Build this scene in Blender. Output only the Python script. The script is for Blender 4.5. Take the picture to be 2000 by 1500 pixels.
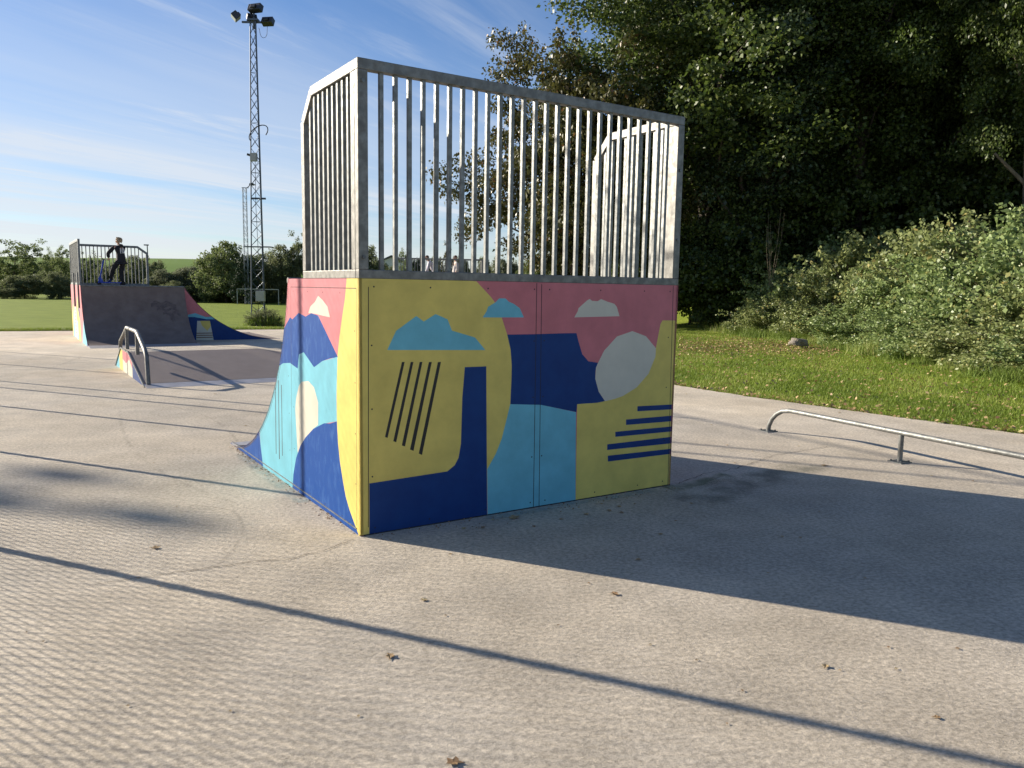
import bpy, bmesh, math, random
import numpy as np
from mathutils import Vector, Matrix
from mathutils.geometry import delaunay_2d_cdt
R = math.radians
random.seed(7); RNG = np.random.default_rng(11)
scene = bpy.context.scene
for o in list(bpy.data.objects): bpy.data.objects.remove(o)
COL = scene.collection

# ------------------------------------------------------------------ camera
PITCH, ROLL, FPX, HC = 0.12126, 0.016614, 1528.2, 1.4568
cd = bpy.data.cameras.new('camera'); camo = bpy.data.objects.new('camera', cd); COL.objects.link(camo)
cd.sensor_width = 36; cd.sensor_fit = 'HORIZONTAL'; cd.lens = FPX / 2000 * 36; cd.clip_start = .05; cd.clip_end = 3000
fw = Vector((0, math.cos(PITCH), -math.sin(PITCH))); up0 = Vector((0, math.sin(PITCH), math.cos(PITCH))); rt0 = Vector((1, 0, 0))
cr, sr = math.cos(ROLL), math.sin(ROLL)
rt = rt0 * cr + up0 * sr; up = -rt0 * sr + up0 * cr
camo.matrix_world = Matrix(((rt.x, up.x, -fw.x, 0), (rt.y, up.y, -fw.y, 0), (rt.z, up.z, -fw.z, HC), (0, 0, 0, 1)))
scene.camera = camo
scene.render.resolution_x, scene.render.resolution_y = 1024, 768

# ------------------------------------------------------------------ sky and sun
SUN_EL = R(20.0); SAZ = R(-22.8)
SDIR = Vector((-math.cos(SAZ) * math.cos(SUN_EL), -math.sin(SAZ) * math.cos(SUN_EL), math.sin(SUN_EL)))   # towards the sun
EXPOSURE = 1.10; SKY_STRENGTH = 0.078; SUN_STRENGTH = 5.0
scene.view_settings.view_transform = 'Standard'; scene.view_settings.look = 'None'
scene.view_settings.exposure = EXPOSURE; scene.view_settings.gamma = 1
W = bpy.data.worlds.new('World'); scene.world = W; W.use_nodes = True
nt = W.node_tree; N = nt.nodes; Lk = nt.links; N.clear()
def wn(t, **k):
    n = N.new(t)
    for a, b in k.items(): setattr(n, a, b)
    return n
def wmath(op, a, b=None, c=None, clamp=False):
    n = wn('ShaderNodeMath', operation=op); n.use_clamp = clamp
    for i, v in enumerate((a, b, c)):
        if v is None: continue
        if isinstance(v, (int, float)): n.inputs[i].default_value = v
        else: Lk.new(v, n.inputs[i])
    return n.outputs[0]
out = wn('ShaderNodeOutputWorld'); bg = wn('ShaderNodeBackground'); bg.inputs[1].default_value = SKY_STRENGTH
sky = wn('ShaderNodeTexSky'); sky.sky_type = 'NISHITA'; sky.sun_disc = False
sky.sun_elevation = SUN_EL; sky.sun_rotation = math.atan2(SDIR.x, SDIR.y)
sky.air_density = 1.0; sky.dust_density = 0.15; sky.ozone_density = 3.5; sky.altitude = 50
tc = wn('ShaderNodeTexCoord'); sep = wn('ShaderNodeSeparateXYZ'); Lk.new(tc.outputs['Generated'], sep.inputs[0])
zc = wmath('MAXIMUM', sep.outputs[2], 0.03)
px = wmath('DIVIDE', sep.outputs[0], zc); py = wmath('DIVIDE', sep.outputs[1], zc)
e = Vector((0.417, 0.909))
al = wmath('ADD', wmath('MULTIPLY', px, e.x), wmath('MULTIPLY', py, e.y))
ac = wmath('ADD', wmath('MULTIPLY', px, -e.y), wmath('MULTIPLY', py, e.x))
def cnoise(sa, sc, seed, scale, detail, rough, dist=0.0):
    cmb = wn('ShaderNodeCombineXYZ')
    Lk.new(wmath('MULTIPLY', al, sa), cmb.inputs[0]); Lk.new(wmath('MULTIPLY', ac, sc), cmb.inputs[1]); cmb.inputs[2].default_value = seed
    n = wn('ShaderNodeTexNoise'); n.inputs['Scale'].default_value = scale; n.inputs['Detail'].default_value = detail
    n.inputs['Roughness'].default_value = rough; n.inputs['Distortion'].default_value = dist
    Lk.new(cmb.outputs[0], n.inputs['Vector']); return n.outputs[0]
def sstep(v, lo, hi):
    m = wn('ShaderNodeMapRange'); m.interpolation_type = 'SMOOTHSTEP'; m.inputs[1].default_value = lo; m.inputs[2].default_value = hi
    Lk.new(v, m.inputs[0]); return m.outputs[0]
big = sstep(cnoise(0.16, 0.50, 3.3, 1.0, 3, .5), .42, .72)
fine = sstep(cnoise(0.30, 2.4, 9.1, 1.0, 7, .62, .35), .40, .78)
low = sstep(sep.outputs[2], .42, .04)                 # more veil towards the horizon
leftw = sstep(sep.outputs[0], .25, -.45)
veil = wmath('MULTIPLY', sstep(cnoise(0.10, 0.42, 1.7, 1.0, 5, .55, .2), .24, .64), wmath('MULTIPLY', low, wmath('MULTIPLY_ADD', leftw, .75, .25)))
cov = wmath('ADD', wmath('ADD', wmath('MULTIPLY', wmath('MULTIPLY', big, fine), .60), wmath('MULTIPLY', wmath('MULTIPLY', sstep(cnoise(0.45, 2.1, 27.4, 1.0, 8, .66, .5), .50, .74), leftw), .38)), wmath('MULTIPLY', veil, .80), clamp=True)
cov = wmath('MINIMUM', cov, .8)
mixc = wn('ShaderNodeMix', data_type='RGBA'); hs = wn('ShaderNodeHueSaturation'); hs.inputs['Saturation'].default_value = 1.10; Lk.new(sky.outputs[0], hs.inputs['Color'])
Lk.new(cov, mixc.inputs[0]); tint = wn('ShaderNodeMix', data_type='RGBA', blend_type='MULTIPLY'); tint.inputs[0].default_value = 1; Lk.new(hs.outputs[0], tint.inputs[6]); tint.inputs[7].default_value = (.72, .71, .80, 1)
Lk.new(tint.outputs[2], mixc.inputs[6])
CLOUD_RGB = (4.7, 4.95, 5.3, 1); mixc.inputs[7].default_value = CLOUD_RGB
Lk.new(mixc.outputs[2], bg.inputs[0]); Lk.new(bg.outputs[0], out.inputs[0])
sl = bpy.data.lights.new('sun', 'SUN'); sl.energy = SUN_STRENGTH; sl.angle = R(.50); sl.color = (1, .90, .76)
so = bpy.data.objects.new('sun', sl); COL.objects.link(so); so.location = (-20, 8, 20)
so.rotation_euler = (-SDIR).to_track_quat('-Z', 'Y').to_euler()
scene.cycles.max_bounces = 6; scene.cycles.transparent_max_bounces = 4
scene.cycles.diffuse_bounces = 3

# ------------------------------------------------------------------ helpers
def at(x, y, z=0.0):
    """point of the scene at height z seen at photo pixel x, y (2000 x 1500)"""
    a, b = x - 1000, y - 750
    X = cr * a + sr * b; Y = -sr * a + cr * b
    d = rt0 * (X / FPX) + fw + up0 * (-Y / FPX)
    t = (z - HC) / d.z
    return Vector((d.x * t, d.y * t, z))
def atd(x, depth, z=0.0):
    """ground point in the direction of column x at distance depth"""
    return Vector(((x - 1000) / FPX * (depth * math.cos(PITCH) + .12 * HC), depth, z))
def zat(y, depth, x=1000):
    hor = 547.1 + x * .01665
    return HC + (hor - y) / FPX * depth

def mat(name, col, rough=.6, metal=0.0, var=.15, scale=8.0, bump=0.0, bscale=60.0, col2=None, stretch=None, spec=.5, coords='Object', thr=None, detail=5):
    m = bpy.data.materials.new(name); m.use_nodes = True
    t = m.node_tree; n = t.nodes; l = t.links; b = n['Principled BSDF']
    b.inputs['Roughness'].default_value = rough; b.inputs['Metallic'].default_value = metal
    b.inputs['Specular IOR Level'].default_value = spec
    tcn = n.new('ShaderNodeTexCoord'); mp = n.new('ShaderNodeMapping'); l.new(tcn.outputs[coords], mp.inputs[0])
    if stretch: mp.inputs['Scale'].default_value = stretch
    tx = n.new('ShaderNodeTexNoise'); tx.inputs['Scale'].default_value = scale; tx.inputs['Detail'].default_value = detail
    tx.inputs['Roughness'].default_value = .6; l.new(mp.outputs[0], tx.inputs['Vector'])
    rp = n.new('ShaderNodeValToRGB'); lo, hi = thr or (.3, .7)
    rp.color_ramp.elements[0].position = lo; rp.color_ramp.elements[1].position = hi
    c2 = col2 or tuple(min(1, c * (1 + var)) for c in col)
    c1 = col if col2 else tuple(c * (1 - var) for c in col)
    rp.color_ramp.elements[0].color = (*c1, 1); rp.color_ramp.elements[1].color = (*c2, 1)
    l.new(tx.outputs[0], rp.inputs[0]); l.new(rp.outputs[0], b.inputs['Base Color'])
    if bump:
        tb = n.new('ShaderNodeTexNoise'); tb.inputs['Scale'].default_value = bscale; tb.inputs['Detail'].default_value = 4
        l.new(mp.outputs[0], tb.inputs['Vector'])
        bp = n.new('ShaderNodeBump'); bp.inputs['Strength'].default_value = bump; bp.inputs['Distance'].default_value = .01
        l.new(tb.outputs[0], bp.inputs['Height']); l.new(bp.outputs[0], b.inputs['Normal'])
    return m

def tag(o, label=None, cat=None, group=None, kind=None):
    if label: o['label'] = label
    if cat: o['category'] = cat
    if group: o['group'] = group
    if kind: o['kind'] = kind
    return o
def empty(name, loc=(0, 0, 0), rz=0.0):
    o = bpy.data.objects.new(name, None); o.location = loc; o.rotation_euler = (0, 0, rz); COL.objects.link(o)
    o.empty_display_size = .1
    return o
def link_mesh(name, me, mats, parent=None):
    o = bpy.data.objects.new(name, me); COL.objects.link(o)
    for m in (mats if isinstance(mats, (list, tuple)) else [mats]):
        if not any(m is q for q in me.materials): me.materials.append(m)
    if parent: o.parent = parent
    return o
def copy_tree(o, parent=None):
    c = o.copy(); COL.objects.link(c)
    if parent: c.parent = parent
    for ch in list(o.children): copy_tree(ch, c)
    return c

class MB:
    def __init__(s): s.v = []; s.f = []; s.m = []
    def quad(s, pts, mi=0):
        b = len(s.v); s.v += [tuple(p) for p in pts]; s.f.append(tuple(range(b, b + len(pts)))); s.m.append(mi)
    def box(s, x0, x1, y0, y1, z0, z1, mi=0):
        b = len(s.v)
        s.v += [(x, y, z) for z in (z0, z1) for y in (y0, y1) for x in (x0, x1)]
        for f in ((0, 2, 3, 1), (4, 5, 7, 6), (0, 1, 5, 4), (2, 6, 7, 3), (0, 4, 6, 2), (1, 3, 7, 5)):
            s.f.append(tuple(b + i for i in f)); s.m.append(mi)
        return s
    def bar(s, a, b_, w, h=None, upv=(0, 0, 1), mi=0):
        """rectangular bar from a to b"""
        a = Vector(a); b_ = Vector(b_); h = h or w; d = (b_ - a).normalized(); u = Vector(upv)
        if abs(d.dot(u)) > .99: u = Vector((1, 0, 0))
        sd = d.cross(u).normalized() * w / 2; u = sd.cross(d).normalized() * h / 2
        k = len(s.v)
        for p in (a, b_):
            for q in (-sd - u, sd - u, sd + u, -sd + u): s.v.append(tuple(p + q))
        for f in ((0, 3, 2, 1), (4, 5, 6, 7), (0, 1, 5, 4), (1, 2, 6, 5), (2, 3, 7, 6), (3, 0, 4, 7)):
            s.f.append(tuple(k + i for i in f)); s.m.append(mi)
        return s
    def tube(s, pts, r, n=8, mi=0, cap=True):
        pts = [Vector(p) for p in pts]; rs = r if isinstance(r, (list, tuple)) else [r] * len(pts)
        k = len(s.v); prev = None
        for i, p in enumerate(pts):
            d = (pts[min(i + 1, len(pts) - 1)] - pts[max(i - 1, 0)]).normalized()
            if prev is None:
                u = Vector((0, 0, 1)) if abs(d.z) < .9 else Vector((1, 0, 0)); a = d.cross(u).normalized()
            else: a = (prev - d * prev.dot(d)).normalized()
            prev = a; b = d.cross(a)
            for j in range(n):
                t = 2 * math.pi * j / n
                s.v.append(tuple(p + (a * math.cos(t) + b * math.sin(t)) * rs[i]))
        for i in range(len(pts) - 1):
            for j in range(n):
                j2 = (j + 1) % n
                s.f.append((k + i * n + j, k + i * n + j2, k + (i + 1) * n + j2, k + (i + 1) * n + j)); s.m.append(mi)
        if cap:
            s.f.append(tuple(k + j for j in reversed(range(n)))); s.m.append(mi)
            s.f.append(tuple(k + (len(pts) - 1) * n + j for j in range(n))); s.m.append(mi)
        return s
    def prism(s, poly, fn, t0, t1, mi=0):
        """poly (a,b) extruded from t0 to t1; fn(a,b,t) -> xyz"""
        k = len(s.v); n = len(poly)
        for t in (t0, t1):
            for a, b in poly: s.v.append(tuple(fn(a, b, t)))
        s.f.append(tuple(k + i for i in reversed(range(n)))); s.m.append(mi)
        s.f.append(tuple(k + n + i for i in range(n))); s.m.append(mi)
        for i in range(n):
            j = (i + 1) % n; s.f.append((k + i, k + j, k + n + j, k + n + i)); s.m.append(mi)
        return s
    def build(s, name, mats, parent=None, smooth=False, bevel=0.0):
        me = bpy.data.meshes.new(name); me.from_pydata(s.v, [], s.f)
        mats = mats if isinstance(mats, (list, tuple)) else [mats]
        for m in mats: me.materials.append(m)
        me.polygons.foreach_set('material_index', s.m)
        bm = bmesh.new(); bm.from_mesh(me); bmesh.ops.recalc_face_normals(bm, faces=bm.faces[:]); bm.to_mesh(me); bm.free()
        if smooth: me.polygons.foreach_set('use_smooth', [True] * len(me.polygons)); me.set_sharp_from_angle(angle=R(50))
        me.update()
        o = bpy.data.objects.new(name, me); COL.objects.link(o)
        if parent: o.parent = parent
        if bevel:
            b = o.modifiers.new('bevel', 'BEVEL'); b.width = bevel; b.segments = 2; b.limit_method = 'ANGLE'
        return o

def quads_mesh(name, V, attr=None):
    """V: (n, k, 3) array of n k-gons, fast mesh"""
    n, k = V.shape[:2]
    me = bpy.data.meshes.new(name)
    me.vertices.add(n * k); me.vertices.foreach_set('co', V.reshape(-1).astype(np.float32))
    me.loops.add(n * k); me.loops.foreach_set('vertex_index', np.arange(n * k, dtype=np.int32))
    me.polygons.add(n); me.polygons.foreach_set('loop_start', np.arange(0, n * k, k, dtype=np.int32))
    if attr is not None:
        a = me.attributes.new('tone', 'FLOAT', 'FACE'); a.data.foreach_set('value', attr.astype(np.float32))
    me.update(calc_edges=True)
    return me

def leaf_mat(name, c1, c2, c3=None, rough=.42, trans=.25, spec=.5):
    m = bpy.data.materials.new(name); m.use_nodes = True
    t = m.node_tree; n = t.nodes; l = t.links; b = n['Principled BSDF']
    a = n.new('ShaderNodeAttribute'); a.attribute_name = 'tone'
    rp = n.new('ShaderNodeValToRGB'); rp.color_ramp.elements[0].color = (*c1, 1); rp.color_ramp.elements[1].color = (*c2, 1)
    rp.color_ramp.elements[1].position = .85 if c3 else 1.0
    if c3:
        q = rp.color_ramp.elements.new(1.0); q.color = (*c3, 1)
    l.new(a.outputs['Fac'], rp.inputs[0]); l.new(rp.outputs[0], b.inputs['Base Color'])
    b.inputs['Roughness'].default_value = rough; b.inputs['Specular IOR Level'].default_value = spec
    tr = n.new('ShaderNodeBsdfTranslucent'); l.new(rp.outputs[0], tr.inputs[0])
    mx = n.new('ShaderNodeMixShader'); mx.inputs[0].default_value = trans
    l.new(b.outputs[0], mx.inputs[1]); l.new(tr.outputs[0], mx.inputs[2]); l.new(mx.outputs[0], n['Material Output'].inputs[0])
    return m

def rot_frames(n, rng, up_bias=.4):
    d = rng.normal(size=(n, 3)); d[:, 2] = np.abs(d[:, 2]) + up_bias
    d /= np.linalg.norm(d, axis=1)[:, None]
    h = rng.normal(size=(n, 3)); a = np.cross(d, h); a /= np.linalg.norm(a, axis=1)[:, None]
    return d, a, np.cross(d, a)
def leaf_quads(P, size, rng, aspect=.55, up_bias=.4, droop=0.0):
    n = len(P); d, a, b = rot_frames(n, rng, up_bias)
    s = (size * rng.uniform(.6, 1.25, n))[:, None]
    tip = a * s; sd = b * s * aspect * .5
    fold = d * s * .12
    if droop: tip[:, 2] -= droop * s[:, 0]
    return np.stack([P, P + tip * .45 + sd + fold, P + tip, P + tip * .45 - sd + fold], axis=1)
def clumps(centres, radii, per, rng, flat=.7):
    K = len(centres)
    q = rng.normal(size=(K, per, 3)); q /= np.linalg.norm(q, axis=2)[:, :, None]
    q *= rng.uniform(0, 1, (K, per, 1)) ** .45
    q[:, :, 2] *= flat
    return (centres[:, None, :] + q * radii[:, None, None]).reshape(-1, 3)
def crown_points(K, c, r, rng, shell=.55, lump=.18, bottom=-1.0):
    """cluster centres in an uneven ellipsoid"""
    d = rng.normal(size=(K * 3, 3)); d /= np.linalg.norm(d, axis=1)[:, None]
    d = d[d[:, 2] > bottom][:K]
    ph = rng.uniform(0, 6.28, 9)
    lum = 1 + lump * (np.sin(3.1 * d[:, 0] + ph[0]) * np.sin(4.3 * d[:, 1] + ph[1]) + np.sin(5.7 * d[:, 2] + ph[2]) * np.cos(4.1 * d[:, 0] + ph[3]) + .7 * np.sin(9 * d[:, 1] + ph[4]) * np.sin(8 * d[:, 2] + ph[5]))
    rad = (shell + (1 - shell) * rng.uniform(0, 1, len(d)) ** .7) * lum
    return np.array(c) + d * rad[:, None] * np.array(r)
def bark_tubes(mb, base, top, r0, targets, rng, n=7):
    base = Vector(base); top = Vector(top); k = 7
    pts = []
    for i in range(k):
        t = i / (k - 1); p = base.lerp(top, t)
        if 0 < i: p += Vector((rng.normal() * .12, rng.normal() * .12, 0)) * (top - base).length / 8
        pts.append(p)
    rs = [r0 * (1.35 if i == 0 else 1) * (1 - .8 * i / (k - 1)) for i in range(k)]
    mb.tube(pts, rs, n)
    for tg in targets:
        tg = Vector(tg); h = max(.12, min(.9, (tg.z - base.z) / max(.1, (top.z - base.z)) * .75 - .05))
        i = h * (k - 1); i0 = int(i); p = pts[i0].lerp(pts[min(k - 1, i0 + 1)], i - i0)
        rr = r0 * (1 - .8 * h) * .45
        mid = p.lerp(tg, .5) + Vector((rng.normal() * .25, rng.normal() * .25, rng.uniform(-.1, .5)))
        mb.tube([p, p.lerp(mid, .55), mid, mid.lerp(tg, .55) + Vector((rng.normal() * .15, rng.normal() * .15, .1)), tg], [rr, rr * .75, rr * .55, rr * .35, rr * .12], 5, cap=False)

# ------------------------------------------------------------------ materials
M = {}
def paint(name, c, scuff=None, wear=.12):
    m = mat('paint_' + name, c, .5, 0, wear, 5.0, .05, 90, spec=.25)
    return m
M['yellow'] = paint('yellow', (.68, .545, .14)); M['pink'] = paint('pink', (.55, .175, .195))
M['navy'] = mat('paint_navy', (.004, .034, .16), .5, 0, .2, 7, .05, 90, col2=(.006, .048, .20), spec=.25, thr=(.35, .8))
M['navyworn'] = mat('paint_navy_worn', (.006, .064, .28), .55, 0, .2, 9, .05, 90, col2=(.05, .14, .38), spec=.12, thr=(.50, .82), stretch=(1, 2.0, .9))
M['sky'] = paint('light_blue', (.155, .46, .56)); M['cream'] = paint('cream', (.60, .57, .47), wear=.06)
M['black'] = mat('paint_black', (.012, .011, .012), .5); M['dark'] = mat('dark_joint_line', (.02, .02, .025), .8)  # dark: near-black for panel grooves, screw dots and thin mural lines
M['brown'] = mat('paint_brown', (.22, .12, .07), .5)
def galv(name, base, rough, scale, metal=.55):
    m = mat(name, base, rough, metal, .22, scale, .04, 30, thr=(.40, .62))
    t = m.node_tree; n = t.nodes; l = t.links
    v = n.new('ShaderNodeTexVoronoi'); v.inputs['Scale'].default_value = scale * 2.2; v.feature = 'F1'
    mp = [q for q in n if q.type == 'MAPPING'][0]; l.new(mp.outputs[0], v.inputs['Vector'])
    mr = n.new('ShaderNodeMapRange'); mr.inputs[3].default_value = rough - .1; mr.inputs[4].default_value = rough + .12
    l.new(v.outputs['Color'], mr.inputs[0]); l.new(mr.outputs[0], n['Principled BSDF'].inputs['Roughness'])
    return m
M['galv'] = galv('galvanised_steel', (.20, .195, .178), .54, 16)
M['galvbar'] = galv('galvanised_bar', (.20, .205, .195), .54, 22)
M['galvdull'] = galv('weathered_galvanised', (.17, .18, .18), .5, 8)
M['mast'] = mat('mast_steel', (.10, .12, .15), .5, .5, .25, 5)
M['ply'] = mat('dark_ramp_sheet', (.15, .115, .10), .7, 0, .3, 3.5, .08, 40, col2=(.225, .180, .158), spec=.25, thr=(.3, .75))
M['bank'] = mat('brown_bank_sheet', (.25, .205, .18), .7, 0, .25, 3.0, .10, 50, col2=(.30, .25, .22), spec=.25, thr=(.3, .75))
M['deck'] = mat('deck_sheet', (.25, .24, .24), .7, 0, .2, 5, .1, 60)
M['plate'] = mat('toe_plate_steel', (.36, .35, .36), .5, .35, .2, 6, .05, 40)
M['wire'] = mat('fence_wire', (.25, .27, .27), .5, .5)
M['cloth'] = mat('black_cloth', (.018, .018, .022), .85, 0, .3, 14, .2, 40)
M['cloth2'] = mat('dark_trousers', (.012, .012, .015), .85, 0, .3, 14, .2, 40)
M['shoe'] = mat('dark_blue_shoe', (.02, .03, .10), .6)
M['skin'] = mat('skin', (.55, .32, .22), .5, 0, .08)
M['hairblond'] = mat('blond_hair', (.42, .31, .19), .7, 0, .35, 40, .6, 60)
M['hairbrown'] = mat('brown_hair', (.10, .05, .03), .7, 0, .35, 40, .6, 60)
M['white'] = mat('white_print', (.75, .75, .74), .6)
M['shirtgrey'] = mat('pale_grey_shirt', (.55, .50, .48), .8, 0, .1, 20)
M['shirtlilac'] = mat('pale_lilac_shirt', (.60, .56, .62), .8, 0, .1, 20)
M['jeans'] = mat('blue_shorts', (.08, .16, .36), .8)
M['scoot'] = mat('blue_scooter_paint', (.03, .07, .42), .3, .4, .1)
M['rubber'] = mat('black_rubber', (.015, .015, .015), .8)
M['bark'] = mat('bark', (.07, .055, .042), .9, 0, .4, 6, .6, 20, stretch=(1, 1, .25))
M['barkpale'] = mat('pale_bark', (.19, .155, .11), .9, 0, .4, 6, .6, 20, stretch=(1, 1, .25))
M['stone'] = mat('stone', (.22, .19, .155), .9, 0, .4, 6, .8, 12)
M['leafdry'] = leaf_mat('dry_leaf', (.20, .10, .05), (.46, .32, .16), (.56, .46, .24), .6, .15)
M['lamp'] = mat('lamp_housing', (.05, .052, .06), .4, .5)
M['lampglass'] = mat('lamp_glass', (.38, .40, .36), .15, .2)
M['cabinet'] = mat('cabinet_grey', (.36, .37, .36), .5)
M['roofwhite'] = mat('pale_roof_sheet', (.62, .62, .60), .5, 0, .15, 1.5)
M['wallgrey'] = mat('grey_wall', (.20, .22, .25), .7, 0, .1, 2)
M['brick'] = mat('red_brick', (.22, .10, .07), .8, 0, .2, 4)
M['slate'] = mat('slate_roof', (.10, .10, .11), .7)
M['render'] = mat('white_render', (.62, .62, .62), .7)
M['glass'] = mat('dark_window_glass', (.03, .04, .05), .1)

# concrete: several scales of tone, pale aggregate, darker stains, coarse bump
def concrete():
    m = bpy.data.materials.new('brushed_concrete'); m.use_nodes = True
    t = m.node_tree; n = t.nodes; l = t.links; b = n['Principled BSDF']; b.inputs['Roughness'].default_value = .85
    b.inputs['Specular IOR Level'].default_value = .25
    g = n.new('ShaderNodeTexCoord'); mp = n.new('ShaderNodeMapping'); l.new(g.outputs['Object'], mp.inputs[0]); mp.inputs['Rotation'].default_value = (0, 0, R(-12))
    def nz(sc, det, ro=.6, st=None, dist=0):
        x = n.new('ShaderNodeTexNoise'); x.inputs['Scale'].default_value = sc; x.inputs['Detail'].default_value = det; x.inputs['Roughness'].default_value = ro
        x.inputs['Distortion'].default_value = dist
        if st:
            q = n.new('ShaderNodeMapping'); q.inputs['Scale'].default_value = st; l.new(mp.outputs[0], q.inputs[0]); l.new(q.outputs[0], x.inputs['Vector'])
        else: l.new(mp.outputs[0], x.inputs['Vector'])
        return x.outputs[0]
    def ramp(v, lo, hi, a, b2):
        r = n.new('ShaderNodeMapRange'); r.inputs[1].default_value = lo; r.inputs[2].default_value = hi; r.inputs[3].default_value = a; r.inputs[4].default_value = b2
        r.interpolation_type = 'SMOOTHSTEP'; l.new(v, r.inputs[0]); return r.outputs[0]
    def mul(a, b2):
        q = n.new('ShaderNodeMath'); q.operation = 'MULTIPLY'; l.new(a, q.inputs[0]); l.new(b2, q.inputs[1]); return q.outputs[0]
    tone = mul(mul(ramp(nz(.35, 4), .3, .7, .84, 1.10), ramp(nz(2.2, 6, .65), .3, .72, .86, 1.10)), ramp(nz(38, 7, .78, (1, 1.25, 1)), .34, .68, .66, 1.28))
    tone = mul(tone, ramp(nz(.9, 5, .6, (.35, 1.3, 1), .6), .58, .80, 1.0, .80))        # rain stains
    grit = ramp(nz(95, 4, .8), .60, .70, 1.0, 1.42); tone = mul(tone, grit)
    pit = ramp(nz(60, 5, .75), .27, .37, .55, 1.0); tone = mul(tone, pit)
    v = n.new('ShaderNodeTexVoronoi'); v.feature = 'DISTANCE_TO_EDGE'; v.inputs['Scale'].default_value = 17; v.inputs['Randomness'].default_value = 1
    wv = n.new('ShaderNodeVectorMath'); wv.operation = 'ADD'; nn = n.new('ShaderNodeTexNoise'); nn.inputs['Scale'].default_value = 9; nn.inputs['Detail'].default_value = 6
    l.new(mp.outputs[0], nn.inputs['Vector'])
    sc = n.new('ShaderNodeVectorMath'); sc.operation = 'SCALE'; sc.inputs['Scale'].default_value = .22; l.new(nn.outputs['Color'], sc.inputs[0])
    l.new(mp.outputs[0], wv.inputs[0]); l.new(sc.outputs[0], wv.inputs[1]); l.new(wv.outputs[0], v.inputs['Vector'])
    craze = ramp(v.outputs['Distance'], 0.0, .035, .80, 1.0)
    cm = ramp(nz(1.6, 4), .45, .60, 0, 1)
    cz = n.new('ShaderNodeMix'); l.new(cm, cz.inputs[0]); cz.inputs[2].default_value = 1.0; l.new(craze, cz.inputs[3])
    tone = mul(tone, cz.outputs[0])
    colr = n.new('ShaderNodeMix'); colr.data_type = 'RGBA'; l.new(ramp(nz(.6, 3), .35, .65, 0, 1), colr.inputs[0])
    colr.inputs[6].default_value = (.56, .485, .375, 1); colr.inputs[7].default_value = (.535, .475, .385, 1)
    vm = n.new('ShaderNodeVectorMath'); vm.operation = 'SCALE'; l.new(colr.outputs[2], vm.inputs[0]); l.new(tone, vm.inputs['Scale'])
    l.new(vm.outputs[0], b.inputs['Base Color'])
    h1 = nz(55, 9, .78, (1, 1.12, 1)); h2 = nz(7, 5, .6)
    ad = n.new('ShaderNodeMath'); ad.operation = 'MULTIPLY_ADD'; l.new(h2, ad.inputs[0]); ad.inputs[1].default_value = .9; l.new(h1, ad.inputs[2])
    bp = n.new('ShaderNodeBump'); bp.inputs['Strength'].default_value = .50; bp.inputs['Distance'].default_value = .010
    l.new(ad.outputs[0], bp.inputs['Height']); l.new(bp.outputs[0], b.inputs['Normal'])
    return m
M['concrete'] = concrete()
def grass_sheet():
    m = mat('mown_grass', (.135, .180, .022), .9, 0, .2, .9, .6, 14, col2=(.205, .255, .036), thr=(.3, .7), detail=10, spec=.1)
    m.node_tree.nodes['Bump'].inputs['Distance'].default_value = .06
    return m
M['grass'] = grass_sheet()
M['hill'] = mat('hill_pasture', (.09, .16, .02), .9, 0, .15, .03, 0, col2=(.12, .20, .03), spec=.1, stretch=(.2, 1, 1))
M['woodfloor'] = mat('leaf_litter_floor', (.05, .038, .022), .95, 0, .4, 2.5, .5, 20, col2=(.09, .065, .035), spec=.1)

# ------------------------------------------------------------------ setting
def sheet(name, pts, z, m, sub=None, kind='structure'):
    mb = MB(); mb.quad([(x, y, z) for x, y in pts]); o = mb.build(name, m); o['kind'] = kind; return o
# field: fine near the pad, wide to the horizon
def terrain():
    xs = np.concatenate([np.linspace(-900, -80, 12), np.linspace(-60, 60, 61), np.linspace(80, 900, 12)])
    ys = np.concatenate([np.linspace(-60, 0, 7), np.linspace(2, 80, 40), np.linspace(100, 2000, 24)])
    X, Y = np.meshgrid(xs, ys); 
    Z = -.03 + .0 * X
    # wooded bank rising on the right
    t = np.clip((X - (11.0 - .02 * Y) + (Y - 16) * .22) / 9, 0, 1) * np.clip((60 - Y) / 15, 0, 1)
    Z += 2.2 * t * t * (3 - 2 * t)
    V = np.stack([X, Y, Z], -1).reshape(-1, 3); nx = len(xs); F = []
    for j in range(len(ys) - 1):
        for i in range(nx - 1): a = j * nx + i; F.append((a, a + 1, a + nx + 1, a + nx))
    me = bpy.data.meshes.new('playing_field'); me.from_pydata(V.tolist(), [], F); me.update()
    for p in me.polygons: p.use_smooth = True
    return link_mesh('playing_field', me, M['grass'])
tag(terrain(), kind='structure')
PAD = [(-40, 10.6), (-14.72, 22.45), (-7.02, 26.08), (-5.6, 27.2), (-6.0, 33), (.8, 34.5), (1.3, 24), (1.7, 16.5), (2.0, 14.1), (2.30, 12.75), (2.567, 12.17), (3.05, 11.4), (3.75, 10.45), (4.6, 9.35), (5.49, 8.27), (6.5, 7.0), (8.6, 4.0), (10, -12), (-40, -12)]
def pad():
    rng = np.random.default_rng(5); P = []
    for i in range(len(PAD)):
        a = Vector(PAD[i]); b = Vector(PAD[(i + 1) % len(PAD)]); L = (b - a).length; k = max(1, int(L / .12)) if a.x > -16 and L < 12 and a.y > 0 else 1
        for j in range(k):
            q = a.lerp(b, j / k); w = .018 if k > 1 else 0
            P.append((q.x + rng.normal() * w, q.y + rng.normal() * w))
    mb = MB(); mb.prism(P, lambda a, b, t: (a, b, t), -.15, 0.0); o = mb.build('concrete_pad', M['concrete']); o['kind'] = 'structure'
pad()
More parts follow.
